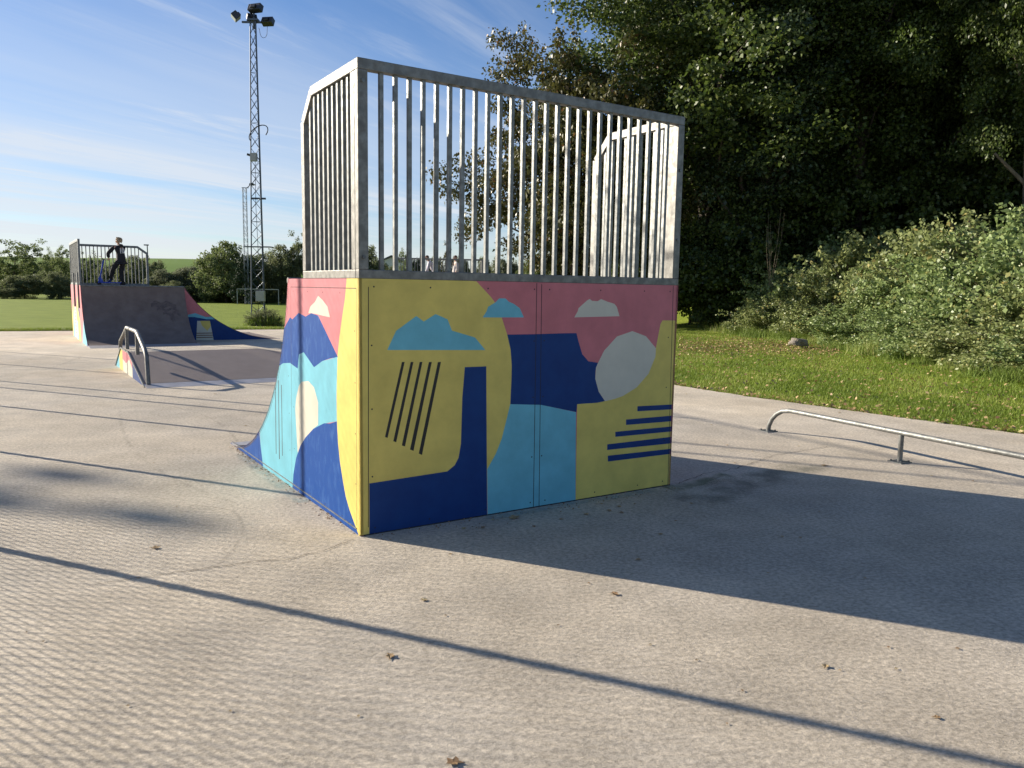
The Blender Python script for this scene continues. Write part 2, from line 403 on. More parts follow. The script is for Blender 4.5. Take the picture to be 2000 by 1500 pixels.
# bare soil rim where the grass meets the pad edge is left to the turf; far pasture hill
def hill():
    V = []; F = []; nx, ny = 40, 16
    for j in range(ny):
        for i in range(nx):
            x = -330 + i * 10; y = 150 + j * 14
            f = math.sin(min(1, j / 9) * math.pi / 2) * math.exp(-((x + 150) / 130) ** 4)
            V.append((x, y, -3 + 12.6 * f + .25 * math.sin(x * .05)))
    for j in range(ny - 1):
        for i in range(nx - 1): a = j * nx + i; F.append((a, a + 1, a + nx + 1, a + nx))
    me = bpy.data.meshes.new('pasture_hill'); me.from_pydata(V, [], F); me.update()
    for p in me.polygons: p.use_smooth = True
    tag(link_mesh('pasture_hill', me, M['hill']), kind='structure')
hill()
# cracks in the pad
def crack(pts, w, seed, z=.004):
    rng = random.Random(seed); P = [at(*p) for p in pts]; Q = []
    for i in range(len(P) - 1):
        k = max(2, int((P[i + 1] - P[i]).length / .035))
        for j in range(k):
            q = P[i].lerp(P[i + 1], j / k); Q.append(q + Vector((rng.gauss(0, .006), rng.gauss(0, .006), 0)))
    mb = MB()
    for i in range(len(Q) - 1):
        d = (Q[i + 1] - Q[i]).normalized(); s = Vector((-d.y, d.x, 0)) * w * .5 * rng.uniform(.5, 1.3)
        mb.quad([Q[i] - s + Vector((0, 0, z)), Q[i + 1] - s + Vector((0, 0, z)), Q[i + 1] + s + Vector((0, 0, z)), Q[i] + s + Vector((0, 0, z))])
    o = mb.build('pad_crack', mat('crack_dark', (.075, .063, .052), .9)); o['kind'] = 'structure'  # plain dark brown strip for the crack
crack([(688, 1055), (655, 1068), (620, 1080), (560, 1093), (500, 1097), (440, 1105), (330, 1120), (240, 1134), (150, 1150)], .005, 1)
crack([(1322, 945), (1380, 925), (1440, 915), (1510, 890), (1620, 872)], .006, 2)

# soft-edged marks lying on the concrete: damp stain, overspray, tyre arcs
def mark_mat(name, col, alpha, scale=6.0, lo=.35, hi=.7, radial=True):
    m = bpy.data.materials.new(name); m.use_nodes = True; t = m.node_tree; n = t.nodes; l = t.links; b = n['Principled BSDF']
    b.inputs['Base Color'].default_value = (*col, 1); b.inputs['Roughness'].default_value = .85
    g = n.new('ShaderNodeTexCoord'); x = n.new('ShaderNodeTexNoise'); x.inputs['Scale'].default_value = scale; x.inputs['Detail'].default_value = 6
    l.new(g.outputs['Object'], x.inputs['Vector'])
    r = n.new('ShaderNodeMapRange'); r.inputs[1].default_value = lo; r.inputs[2].default_value = hi; r.inputs[4].default_value = alpha; l.new(x.outputs[0], r.inputs[0])
    a = n.new('ShaderNodeAttribute'); a.attribute_name = 'edge'
    q = n.new('ShaderNodeMath'); q.operation = 'MULTIPLY'; l.new(r.outputs[0], q.inputs[0]); l.new(a.outputs['Fac'], q.inputs[1])
    l.new(q.outputs[0], b.inputs['Alpha']); return m
def soft_strip(name, rows, m, z=.003):
    """rows: list of cross-section point lists; outer points fade out"""
    V = []; F = []; A = []; k = len(rows[0])
    for i, r in enumerate(rows):
        for j, p in enumerate(r):
            V.append((p.x, p.y, z)); A.append(0.0 if j in (0, k - 1) or i in (0, len(rows) - 1) else 1.0)
    for i in range(len(rows) - 1):
        for j in range(k - 1): a = i * k + j; F.append((a, a + 1, a + k + 1, a + k))
    me = bpy.data.meshes.new(name); me.from_pydata(V, [], F); t = me.attributes.new('edge', 'FLOAT', 'POINT'); t.data.foreach_set('value', A); me.update()
    o = link_mesh(name, me, m); o['kind'] = 'structure'; return o
def arc(name, pts, w, m):
    P = [at(*p) for p in pts]; Q = []
    for i in range(len(P) - 1):
        p0 = P[max(0, i - 1)]; p1 = P[i]; p2 = P[i + 1]; p3 = P[min(len(P) - 1, i + 2)]
        for j in range(8):
            t = j / 8; Q.append(.5 * ((2 * p1) + (-p0 + p2) * t + (2 * p0 - 5 * p1 + 4 * p2 - p3) * t * t + (-p0 + 3 * p1 - 3 * p2 + p3) * t ** 3))
    rows = []
    for i in range(len(Q)):
        d = (Q[min(i + 1, len(Q) - 1)] - Q[max(i - 1, 0)]).normalized(); s = Vector((-d.y, d.x, 0)) * w / 2; rows.append([Q[i] - s, Q[i] - s * .4, Q[i] + s * .4, Q[i] + s])
    soft_strip(name, rows, m)
TM = mark_mat('tyre_rubber_trace', (.13, .11, .095), .13, 5, .3, .65)
arc('tyre_mark', [(236, 800), (238, 835), (262, 880), (320, 925), (400, 962), (470, 985)], .05, TM)
arc('tyre_mark', [(205, 745), (260, 775), (400, 812), (470, 870), (500, 940)], .04, TM)
arc('tyre_mark', [(20, 742), (120, 712), (170, 690)], .06, TM)
arc('tyre_mark', [(420, 1110), (470, 1050), (455, 1000), (350, 985)], .03, TM)
arc('damp_stain', [(1350, 985), (1400, 965), (1450, 945), (1520, 925), (1600, 905)], .42, mark_mat('damp_concrete', (.16, .17, .13), .42, 4, .35, .6))
arc('damp_stain', [(1300, 955), (1360, 946), (1430, 925)], .22, mark_mat('mossy_concrete', (.16, .19, .10), .6, 5, .3, .6))
arc('paint_overspray', [(470, 885), (520, 925), (560, 955), (600, 985)], .16, mark_mat('blue_overspray', (.30, .45, .45), .45, 9, .3, .7))
arc('paint_overspray', [(950, 1012), (1040, 998), (1130, 982), (1300, 955)], .12, mark_mat('pale_blue_overspray', (.32, .45, .45), .5, 9, .3, .7))

# murals traced as flat polygons in metres on each panel
MURAL_BACK = [('yellow', [(-0.033, 1.538), (0.765, 1.498), (0.867, 1.407), (0.895, 1.377), (0.953, 1.275), (0.996, 1.166), (1.024, 1.068), (1.034, 0.968), (1.034, 0.88), (1.028, 0.716), (0.998, 0.605), (0.967, 0.495), (0.923, 0.399), (0.861, 0.307), (0.866, -0.045), (-0.046, -0.06)]), ('sky', [(1.028, 0.716), (0.998, 0.605), (0.967, 0.495), (0.923, 0.399), (0.861, 0.307), (0.868, -0.022), (1.581, -0.019), (1.565, 0.625), (1.271, 0.695)]), ('navy', [(0.996, 1.166), (1.024, 1.068), (1.034, 0.968), (1.034, 0.88), (1.028, 0.716), (1.271, 0.695), (1.569, 0.625), (1.573, 0.68), (1.75, 0.678), (1.818, 0.685), (1.759, 0.755), (1.725, 0.847), (1.726, 0.906), (1.746, 0.958), (1.66, 0.971), (1.605, 1.022), (1.57, 1.11), (1.551, 1.166), (1.453, 1.167), (1.218, 1.165)]), ('yellow', [(1.573, 0.68), (1.75, 0.678), (1.818, 0.685), (1.903, 0.695), (1.982, 0.712), (2.108, 0.766), (2.218, 0.86), (2.279, 0.982), (2.281, 1.044), (2.301, 1.143), (2.317, 1.218), (2.336, 1.245), (2.539, 1.243), (2.597, -0.038), (1.582, -0.031)]), ('cream', [(2.049, 1.172), (2.18, 1.133), (2.281, 1.044), (2.279, 0.982), (2.218, 0.86), (2.108, 0.766), (1.982, 0.712), (1.903, 0.695), (1.818, 0.685), (1.759, 0.755), (1.725, 0.847), (1.728, 0.924), (1.746, 0.958), (1.796, 1.04), (1.908, 1.136)]), ('navy', [(2.123, 0.628), (2.505, 0.617), (2.507, 0.58), (2.124, 0.591)]), ('navy', [(2.018, 0.539), (2.51, 0.533), (2.512, 0.49), (2.02, 0.499)]), ('navy', [(1.921, 0.458), (2.515, 0.451), (2.517, 0.412), (1.923, 0.421)]), ('navy', [(1.851, 0.374), (2.519, 0.372), (2.522, 0.321), (1.852, 0.333)]), ('navy', [(1.859, 0.291), (2.525, 0.28), (2.527, 0.241), (1.862, 0.248)]), ('sky', [(0.813, 1.276), (0.84, 1.313), (0.852, 1.342), (0.907, 1.371), (0.932, 1.395), (0.979, 1.395), (1.005, 1.374), (1.042, 1.361), (1.088, 1.334), (1.122, 1.274)]), ('cream', [(1.529, 1.272), (1.556, 1.312), (1.563, 1.334), (1.634, 1.386), (1.656, 1.396), (1.678, 1.383), (1.726, 1.381), (1.755, 1.396), (1.813, 1.378), (1.875, 1.364), (1.899, 1.341), (1.925, 1.278)]), ('sky', [(0.171, 1.091), (0.227, 1.201), (0.357, 1.287), (0.406, 1.254), (0.485, 1.298), (0.566, 1.266), (0.597, 1.197), (0.76, 1.152), (0.835, 1.072)]), ('black', [(0.264, 1.018), (0.282, 1.017), (0.172, 0.572), (0.155, 0.579)]), ('black', [(0.321, 1.016), (0.339, 1.015), (0.227, 0.541), (0.208, 0.549)]), ('black', [(0.38, 1.014), (0.398, 1.013), (0.284, 0.51), (0.263, 0.518)]), ('black', [(0.441, 1.011), (0.461, 1.011), (0.34, 0.477), (0.317, 0.489)]), ('black', [(0.502, 1.009), (0.523, 1.008), (0.397, 0.446), (0.375, 0.458)]), ('navy', [(0.689, 0.97), (0.844, 0.969), (0.865, -0.021), (0.054, -0.031), (0.055, 0.312), (0.571, 0.325), (0.623, 0.358), (0.65, 0.403), (0.666, 0.491), (0.673, 0.781)])]
MURAL_SIDE = [('yellow', [(0.184, 1.516), (0.218, 1.385), (0.267, 1.273), (0.317, 1.147), (0.352, 1.031), (0.372, 0.891), (0.373, 0.635), (0.358, 0.497), (0.329, 0.385), (0.278, 0.266), (0.233, 0.182), (0.173, 0.115), (0.018, -0.039), (-0.018, 0.051), (-0.044, 1.515)]), ('navy', [(1.996, 0.749), (1.476, 1.117), (1.283, 1.231), (1.228, 1.219), (1.088, 1.269), (0.942, 1.249), (0.827, 1.276), (0.692, 1.266), (0.342, 1.026), (0.467, 1.01), (0.622, 0.979), (0.786, 0.924), (0.993, 1.007), (1.095, 0.984), (1.129, 0.883), (1.301, 0.907), (1.468, 0.89), (1.685, 0.824), (1.943, 0.74)]), ('sky', [(1.943, 0.74), (1.685, 0.824), (1.468, 0.89), (1.301, 0.907), (1.129, 0.883), (1.095, 0.984), (0.993, 1.007), (0.786, 0.924), (0.622, 0.979), (0.352, 1.028), (0.376, 0.775), (0.373, 0.628), (0.584, 0.582), (0.804, 0.507), (1.086, 0.349), (1.245, 0.15), (1.298, -0.028), (2.07, -0.051), (2.164, 0.349), (2.216, 0.404), (2.481, 0.381)]), ('navy', [(3.131, 0.114), (2.215, 0.411), (2.175, 0.348), (2.123, 0.171), (2.047, -0.038), (3.259, -0.067)]), ('cream', [(1.164, 0.301), (1.199, 0.591), (1.173, 0.674), (1.106, 0.768), (1.043, 0.801), (0.904, 0.82), (0.792, 0.791), (0.715, 0.701), (0.721, 0.552), (0.815, 0.512), (0.982, 0.42), (1.087, 0.342), (1.152, 0.276)]), ('navy', [(0.373, 0.628), (0.497, 0.595), (0.601, 0.581), (0.691, 0.552), (0.823, 0.507), (0.982, 0.424), (1.095, 0.347), (1.197, 0.241), (1.269, 0.103), (1.303, -0.043), (0.027, -0.053), (0.017, -0.011), (0.173, 0.115), (0.233, 0.182), (0.278, 0.266), (0.329, 0.385), (0.358, 0.497)]), ('cream', [(0.883, 1.274), (0.844, 1.318), (0.75, 1.351), (0.687, 1.391), (0.607, 1.366), (0.516, 1.327), (0.475, 1.263), (0.611, 1.268), (0.717, 1.274), (0.827, 1.276)]), ('dark', [(1.682, 0.724), (1.667, 0.726), (1.68, 0.177), (1.695, 0.174)]), ('dark', [(1.598, 0.752), (1.584, 0.753), (1.595, 0.153), (1.614, 0.149)]), ('dark', [(1.524, 0.725), (1.51, 0.726), (1.521, 0.193), (1.535, 0.19)])]
JOINTS_BACK = [[[0.057, 1.454], [0.048, 0.048]], [[1.217, 1.495], [1.226, 0.003]], [[1.256, 1.489], [1.272, 0.0]], [[2.429, 1.498], [2.457, 0.001]]]
JOINTS_SIDE = [[[1.253, 1.441], [1.305, -0.002]], [[2.16, 0.404], [2.182, 0.004]], [[2.645, 0.152], [2.658, 0.018]], [[1.257, 1.443], [0.041, 1.444]], [[0.041, 1.444], [0.06, 0.052]]]

def inside(p, poly):
    x, y = p; c = False; n = len(poly); j = n - 1
    for i in range(n):
        xi, yi = poly[i]; xj, yj = poly[j]
        if (yi > y) != (yj > y) and x < (xj - xi) * (y - yi) / (yj - yi) + xi: c = not c
        j = i
    return c
def painted_panel(name, outline, base, polys, fn, parent, thick=.018, flip=False):
    """one flat sheet cut along the edges of its painted shapes, each face given its paint"""
    vs = []; es = []
    for pts in [outline] + [q for _, q in polys]:
        b = len(vs); n = len(pts); vs += [Vector(p) for p in pts]; es += [(b + i, b + (i + 1) % n) for i in range(n)]
    V, E_, F, *_ = delaunay_2d_cdt(vs, es, [], 0, 1e-5)
    names = [base] + sorted({n for n, _ in polys} - {base}); FF = []; MI = []
    for f in F:
        c = sum((V[i] for i in f), Vector((0, 0))) / len(f)
        if not inside(c, outline): continue
        k = base
        for n, q in polys:
            if inside(c, q): k = n
        FF.append(tuple(reversed(f)) if flip else tuple(f)); MI.append(names.index(k))
    me = bpy.data.meshes.new(name); me.from_pydata([tuple(fn(v.x, v.y)) for v in V], [], FF)
    for n in names: me.materials.append(M[n])
    me.polygons.foreach_set('material_index', MI); me.update()
    o = bpy.data.objects.new(name, me); COL.objects.link(o); o.parent = parent
    if thick:
        s = o.modifiers.new('thickness', 'SOLIDIFY'); s.thickness = thick; s.offset = -1
    return o
def line_poly(a, b, w):
    a = Vector(a); b = Vector(b); d = (b - a).normalized(); s = Vector((-d.y, d.x)) * w / 2
    return [tuple(a - s), tuple(b - s), tuple(b + s), tuple(a + s)]
def screw(x, y, r=.0055): return [(x + r * math.cos(t), y + r * math.sin(t)) for t in (0, 1.05, 2.1, 3.14, 4.19, 5.24)]

def transition(Dd, run, H, n=22, inset=0.0):
    Rr = (run * run + H * H) / (2 * H); out_ = []
    for i in range(n + 1):
        a0 = math.acos((Rr - H) / Rr); a = a0 * (1 - i / n)
        out_.append((Dd + run - (Rr - inset) * math.sin(a), Rr - (Rr - inset) * math.cos(a)))
    return out_

def railing_panel(a, b, z0, z1, nbars, parent, post=.06, thick=.05, cham_a=None, cham_b=None, barw=.0235, outer=None, m='galv', mb_='galvbar'):
    """steel frame in the vertical plane a-b with square balusters as its sub-parts; cham = (cut along, cut down)"""
    a = Vector((a[0], a[1], 0)); b = Vector((b[0], b[1], 0)); L = (b - a).length; d = (b - a).normalized()
    def P(t, z): return a + d * t + Vector((0, 0, z))
    nrm = Vector((-d.y, d.x, 0)); h = post / 2
    f = MB()
    def member(p, q):
        f.bar(p, q, post, thick, nrm)
    ca = cham_a or (0, 0); cb = cham_b or (0, 0)
    f.bar(P(0, z0 + .025), P(L, z0 + .025), .05, thick, nrm)
    path = [(h, z0 + .05)]
    f.bar(P(h, z0 + .05), P(h, z1 - ca[1] - (post if not cham_a else 0)), post, thick, nrm)
    f.bar(P(L - h, z0 + .05), P(L - h, z1 - cb[1] - (post if not cham_b else 0)), post, thick, nrm)
    f.bar(P(ca[0], z1 - h), P(L - cb[0], z1 - h), post, thick, nrm)
    for t0, t1, za, zb in ((h, ca[0] + h * .3, z1 - ca[1] - h * .2, z1 - h), (L - h, L - cb[0] - h * .3, z1 - cb[1] - h * .2, z1 - h)):
        if (t0 == h and cham_a) or (t0 != h and cham_b): f.bar(P(t0, za), P(t1, zb), post * .98, thick - .002, nrm)
    fr = f.build('railing_frame', M[m], parent, bevel=.004)
    for i in range(nbars):
        t = post + (L - 2 * post) * (i + 1) / (nbars + 1); top = z1 - post
        if cham_a and t < ca[0]: top = z1 - ca[1] + (ca[1] - h) * (t - h) / max(.01, ca[0]) - h * .6
        if cham_b and L - t < cb[0]: top = z1 - cb[1] + (cb[1] - h) * (L - t - h) / max(.01, cb[0]) - h * .6
        q = MB(); q.bar(P(t, z0 + .05), P(t, top), barw, barw, nrm); q.build('baluster', M[mb_], fr)
    return fr

def quarter_pipe(loc, rz, Wd, H, RH, Dd, run, Dr, label, cat, group=None, muralB=None, muralS=None, jointsB=(), jointsS=(), nb=26, ns=9):
    root = empty('quarter_pipe', loc, rz); tag(root, label, cat, group)
    curve = transition(Dd, run, H)
    side = [(0, 0), (0, H), (Dd, H)] + curve[1:-1] + [(Dd + run, .006), (Dd + run, 0)]
    # back panel (outer face on local y = 0, facing -y)
    polys = list(muralB or [('yellow', [(-.1, -.1), (Wd * .4, -.1), (Wd * .35, H + .1), (-.1, H + .1)])])
    scr = []
    for x in (.09, .45, .85, 1.2, 1.32, 1.75, 2.15, 2.40):
        scr += [('dark', screw(x, H - .045)), ('dark', screw(x, .04))]
    for z in (.35, .75, 1.12): scr += [('dark', screw(x, z)) for x in (.075, 1.205, 1.285, 2.40)]
    if muralB: polys += scr + [('dark', line_poly(a, b, .005)) for a, b in jointsB] + [('dark', line_poly((-.01, .004), (Wd + .01, .004), .008))]
    painted_panel('back_panel', [(0, 0), (Wd, 0), (Wd, H), (0, H)], 'pink', polys, lambda a, b: (a, 0, b), root)
    polys = list(muralS or [])
    if muralS:
        polys = [(('navyworn' if n == 'navy' else n), q) for n, q in polys]
        for y in (.3, .6, .9, 1.2): polys += [('dark', screw(y, H - .085, .005)), ('dark', screw(y, .05, .005))]
        for z in (.3, .6, .9, 1.2): polys += [('dark', screw(.07, z, .005)), ('dark', screw(1.235, z, .005)), ('dark', screw(1.34, z * .9, .005))]
        ci = transition(Dd, run, H, 22, -.0)
        inn = [(y - .030, z - .012) for y, z in ci if z > .03]; inn2 = [(y - .0345, z - .0138) for y, z in ci if z > .03]
        polys.append(('dark', inn + inn2[::-1]))
        polys += [('dark', line_poly(a, b, .0045)) for a, b in jointsS]
    painted_panel('side_panel', side, 'pink', polys, lambda a, b: (0, a, b), root, flip=True)
    painted_panel('side_panel', side, 'pink', [('navy', [(.8, -.1), (Dd + run + .1, -.1), (Dd + run + .1, .7), (.8, .9)])], lambda a, b: (Wd, a, b), root)
    # corner angles, proud of the panels
    mb = MB(); mb.box(.02, Wd - .02, .02, Dd, H - .03, H - .0015); mb.build('deck', M['deck'], root)
    mb = MB(); c = [(y, z - .0005) for y, z in curve]; lo = [(y + .012, z - .016) if z > .02 else (y, max(z - .0055, .0005)) for y, z in curve]
    for i in range(len(c) - 1):
        mb.prism([c[i], c[i + 1], (c[i + 1][0] - .01, max(0.001, c[i + 1][1] - .014)), (c[i][0] - .01, max(.001, c[i][1] - .014))], lambda a, b, t: (t, a, b), .0, Wd)
    mb.build('riding_surface', M['ply'], root)
    mb = MB(); mb.tube([(-.0, Dd, H - .012), (Wd, Dd, H - .012)], .022, 10); mb.build('coping', M['galv'], root, smooth=True)
    mb = MB(); mb.prism([(Dd + run - .25, .025), (Dd + run + .02, .003), (Dd + run + .02, 0), (Dd + run - .25, .004)], lambda a, b, t: (t, a, b), .0, Wd); mb.build('toe_plate', M['plate'], root)
    mb = MB(); mb.box(-.006, 0, .06, Dd + run - .08, .030, .036); mb.build('bottom_flange', M['galvbar'], root)
    # guard railings: back, left and right
    railing_panel((0, .0251), (Wd, .0251), H, H + RH, nb, root)
    railing_panel((.0251, .052), (.0251, Dr), H, H + RH, ns, root, cham_b=(.19, .19))
    railing_panel((Wd - .0251, .052), (Wd - .0251, Dr), H, H + RH, ns, root, cham_b=(.19, .19))
    for x, z in ((Wd - .03, H + .33), (Wd - .03, H + .82), (.03, H + .12), (.03, H + RH - .12)):
        mb = MB(); mb.tube([(x, -.001, z), (x, -.009, z)], .011, 6); mb.build('bolt', M['galvdull'], root)
    return root

CX, CY, YAW = -0.8715, 4.4415, 0.57545
quarter_pipe((CX, CY, 0), YAW, 2.4797, 1.5, 1.1974, 1.318, 1.821, .984,
    'large quarter pipe painted yellow, pink and blue with tall galvanised railings, nearest the camera', 'skate ramp', None, MURAL_BACK, MURAL_SIDE, JOINTS_BACK, JOINTS_SIDE)

# ------------------------------------------------------------------ far two-sided ramp
def far_ramp():
    T = Vector((-9.351, 17.25, 0)); ang = math.atan2(.543, .84); root = empty('corner_ramp', T, ang)
    tag(root, 'two-sided brown ramp with a railed platform, where the child with the scooter stands', 'skate ramp')
    H = 1.37; Wd = 2.32; r1 = 1.75; D = 4.9; r2 = 2.40
    # local x = u along the toe, y = v away; front quarter toe at y=0, deck y r1..D
    c1 = [(r1 + 0 - (y - 0) + 0, z) for y, z in transition(0, r1, H)]      # y from r1 (top) to 0 (toe)
    side = [(D, 0), (D, H), (r1, H)] + c1[1:-1] + [(0, .006), (0, 0)]
    mur = [('pink', [(-1, -1), (6, -1), (6, 2), (-1, 2)]),
        ('yellow', [(4.9, .0), (4.9, .55), (4.35, .9), (3.9, .55), (3.9, 0)]), ('cream', [(4.2, 0), (4.2, .62), (3.7, .9), (3.3, .7), (3.2, 0)]),
        ('sky', [(4.62, 0), (4.45, .5), (4.2, .78), (4.0, 0)]), ('yellow', [(3.1, 0), (3.25, .7), (2.9, 1.1), (2.35, .7), (2.2, 0)]),
        ('sky', [(3.3, 0), (3.32, .42), (3.02, .5), (2.9, 0)]), ('navy', [(2.72, .75), (2.5, 1.05), (2.22, .7), (2.3, .5)]),
        ('pink', [(2.1, 0), (2.3, .9), (1.4, 1.0), (1.2, .2)]), ('sky', [(1.95, -.1), (1.25, .62), (.9, .75), (-.2, .1), (-.2, -.1)]),
        ('navy', [(.75, -.1), (.62, .16), (.25, .12), (-.1, -.1)])]
    for k in range(8): mur.append(('black', [(3.62, .12 + k * .085), (3.86, .12 + k * .085), (3.86, .15 + k * .085), (3.62, .15 + k * .085)]))
    mur += [('dark', line_poly((2.6, 0), (2.6, H), .012)), ('dark', line_poly((1.35, 0), (1.35, H), .012))]
    painted_panel('side_panel', side, 'pink', mur, lambda a, b: (0, a, b), root, flip=True)
    painted_panel('back_panel', [(0, 0), (Wd, 0), (Wd, H), (0, H)], 'pink', [('yellow', [(.6, -.1), (1.7, -.1), (1.5, .9)])], lambda a, b: (a, D, b), root)
    mb = MB()
    for i in range(len(c1) - 1):
        mb.prism([c1[i], c1[i + 1], (c1[i + 1][0] + .01, max(.001, c1[i + 1][1] - .014)), (c1[i][0] + .01, max(.001, c1[i][1] - .014))], lambda a, b, t: (t, a, b), 0, Wd)
    front = mb.build('front_riding_surface', M['ply'], root)
    # faded spray marks on the front sheet, following its curve
    def onc(z):
        Rr = (r1 * r1 + H * H) / (2 * H); return r1 - (0 + r1 - math.sqrt(max(0, Rr * Rr - (Rr - z) ** 2))) 
    mk = MB(); rng = random.Random(4)
    for (u0, u1, z, w) in ((1.55, 2.0, .97, .020), (1.5, 2.08, .90, .05), (1.62, 2.12, .80, .03), (1.9, 2.0, .62, .09), (1.75, 2.15, .70, .035)):
        k = 10
        for i in range(k):
            ua = u0 + (u1 - u0) * i / k; ub = u0 + (u1 - u0) * (i + 1) / k; za = z + .03 * math.sin(i * 1.1); zb = z + .03 * math.sin((i + 1) * 1.1)
            mk.quad([(ua, onc(za - w) - .004, za - w), (ub, onc(zb - w) - .004, zb - w), (ub, onc(zb + w) - .004, zb + w), (ua, onc(za + w) - .004, za + w)])
    mk.build('faded_spray_mark', mat('faded_mark', (.125, .095, .085), .7, 0, .3, 12), front)
    mb = MB(); mb.prism([(.30, .030), (-.16, .004), (-.16, 0), (.30, .006)], lambda a, b, t: (t, a, b), 0, Wd + .02); mb.build('toe_plate', M['plate'], root)
    mb = MB(); mb.tube([(0, r1, H - .01), (Wd, r1, H - .01)], .022, 8); mb.build('coping', M['galv'], root, smooth=True)
    mb = MB(); mb.box(.02, Wd, r1, D - .02, H - .05, H - .002); mb.build('deck', M['deck'], root)
    # second quarter falling to the right
    c2 = [(Wd + (y - 0), z) for y, z in transition(0, r2, H)]
    prof = [(Wd - .02, 0), (Wd - .02, H)] + c2[1:-1] + [(Wd + r2, .006), (Wd + r2, 0)]
    mur2 = [('sky', [(Wd - .1, .62), (Wd + .25, .70), (Wd + .5, .60), (Wd + .9, .62), (Wd + .62, .5), (Wd + .3, .58), (Wd - .1, .45)]),
        ('navy', [(Wd - .1, .6), (Wd + .22, .60), (Wd + .52, .54), (Wd + 3, .52), (Wd + 3, -.1), (Wd - .1, -.1)]),
        ('cream', [(Wd + .25, 0), (Wd + .29, .50), (Wd + .60, .50), (Wd + .68, 0)]),
        ('yellow', [(Wd + .36, .50), (Wd + .60, .50), (Wd + .62, .36), (Wd + .53, .24), (Wd + .40, .38)])]
    for k in range(3): mur2.append(('brown', [(Wd + .26, .06 + k * .055), (Wd + .66, .06 + k * .055), (Wd + .66, .085 + k * .055), (Wd + .26, .085 + k * .055)]))
    painted_panel('side_panel', prof, 'pink', mur2, lambda a, b: (a, r1 + .02, b), root)
    painted_panel('side_panel', prof, 'navy', [], lambda a, b: (a, D, b), root, flip=True)
    mb = MB()
    for i in range(len(c2) - 1):
        mb.prism([c2[i], c2[i + 1], (c2[i + 1][0] - .01, max(.001, c2[i + 1][1] - .014)), (c2[i][0] - .01, max(.001, c2[i][1] - .014))], lambda a, b, t: (a, t, b), r1 + .02, D)
    mb.build('right_riding_surface', M['ply'], root)
    RH = 1.10
    railing_panel((0.03, r1 + .25), (0.03, D - .03), H, H + RH, 26, root, m='galvdull')
    railing_panel((0.06, D - .03), (1.95, D - .03), H, H + RH, 18, root, m='galvdull', cham_b=(.26, .2))
    for y in (r1 + .35, 3.4):
        mb = MB(); mb.box(-.035, -.002, y, y + .07, .82, H + .30); mb.build('bracket', M['galvdull'], root)
far_ramp()
quarter_pipe((-4.42, 29.0, 0), .10, 3.3, 1.40, 1.12, 1.5, 1.8, 1.3, 'distant ramp glimpsed through the near railing bars with two children on its platform', 'skate ramp', nb=30, ns=10)

# ------------------------------------------------------------------ low bank with its own rail
def funbox():
    F0 = Vector((-5.13, 10.85, 0)); ang = math.atan2(.543, .84); root = empty('low_bank', F0, ang)
    tag(root, 'low brown bank with a small painted side, under a bent grind rail', 'skate bank')
    # local x = along the bank, y = away from the near toe
    h = .37; prof = [(0, 0), (1.66, h), (2.60, h), (3.45, 0)]; Wn = 4.4; Wt = 2.0
    mur = [('navy', [(-.1, -.1), (1.27, .55), (1.27, -.1)]), ('pink', [(1.27, -.1), (1.27, .6), (2.43, .6), (2.43, -.1)]),
        ('cream', [(1.27, .0), (1.27, .14), (1.6, .26), (2.0, .16), (2.43, .20), (2.43, -.1), (1.27, -.1)]), ('yellow', [(2.43, -.1), (2.43, .6), (3.0, .4), (2.9, -.1)]), ('sky', [(2.9, .25), (2.85, -.1), (3.6, -.1)]),
        ('dark', line_poly((1.27, 0), (1.27, h), .012)), ('dark', line_poly((2.43, 0), (2.43, h), .012))]
    painted_panel('side_panel', prof, 'pink', mur, lambda a, b: (0, a, b), root, flip=True)
    e = MB(); P3 = [Vector((-.008, y, z)) for y, z in prof]
    for i in range(3): e.bar(P3[i], P3[i + 1], .016, .022, (0, 0, 1))
    e.build('edge_angle', M['galvbar'], root)
    mb = MB(); mb.quad([(0, .16, .036), (Wn, .16, .036), (Wt, 1.66, h), (0, 1.66, h)]); mb.quad([(0, .16, .02), (0, 1.66, h - .016), (Wt, 1.66, h - .016), (Wn, .16, .02)]); mb.build('near_bank', M['bank'], root)
    mb = MB(); mb.prism([(-.12, .002), (.16, .034), (.16, .02), (-.12, 0)], lambda a, b, t: (t, a, b), 0, Wn); mb.build('toe_plate', M['plate'], root)
    mb = MB(); mb.box(.0, Wt, 1.66, 2.6, h - .03, h); mb.build('top', M['concrete'], root)
    mb = MB(); mb.quad([(0, 2.6, h), (Wt, 2.6, h), (Wt, 3.45, 0.003), (0, 3.45, .003)]); mb.build('far_bank', M['bank'], root)
    mb = MB(); mb.quad([(Wt, 1.66, h), (Wn, .16, .035), (Wn - .2, 1.8, .002), (Wt + .9, 3.2, .002), (Wt, 2.6, h)]); mb.build('end_bank', M['concrete'], root)
    # the rail is bolted to this bank
    r = empty('bent_grind_rail', F0, ang); tag(r, 'grey steel rail bent in a trapezoid over the low painted bank', 'grind rail')
    x = .06
    pts = [(x, .12, .03), (x, .20, .42), (x, .34, .50), (x, .98, .69), (x, 1.12, .72), (x, 2.24, .72), (x, 2.42, .66), (x, 3.14, .45), (x, 3.22, .36), (x, 3.17, .06)]
    mb = MB(); mb.tube(pts, .031, 10); mb.build('rail', M['galv'], r, smooth=True)
    for y in (1.10, 2.28):
        mb = MB(); mb.bar((x, y, h), (x, y, .70), .05); mb.build('post', M['galv'], r)
funbox()

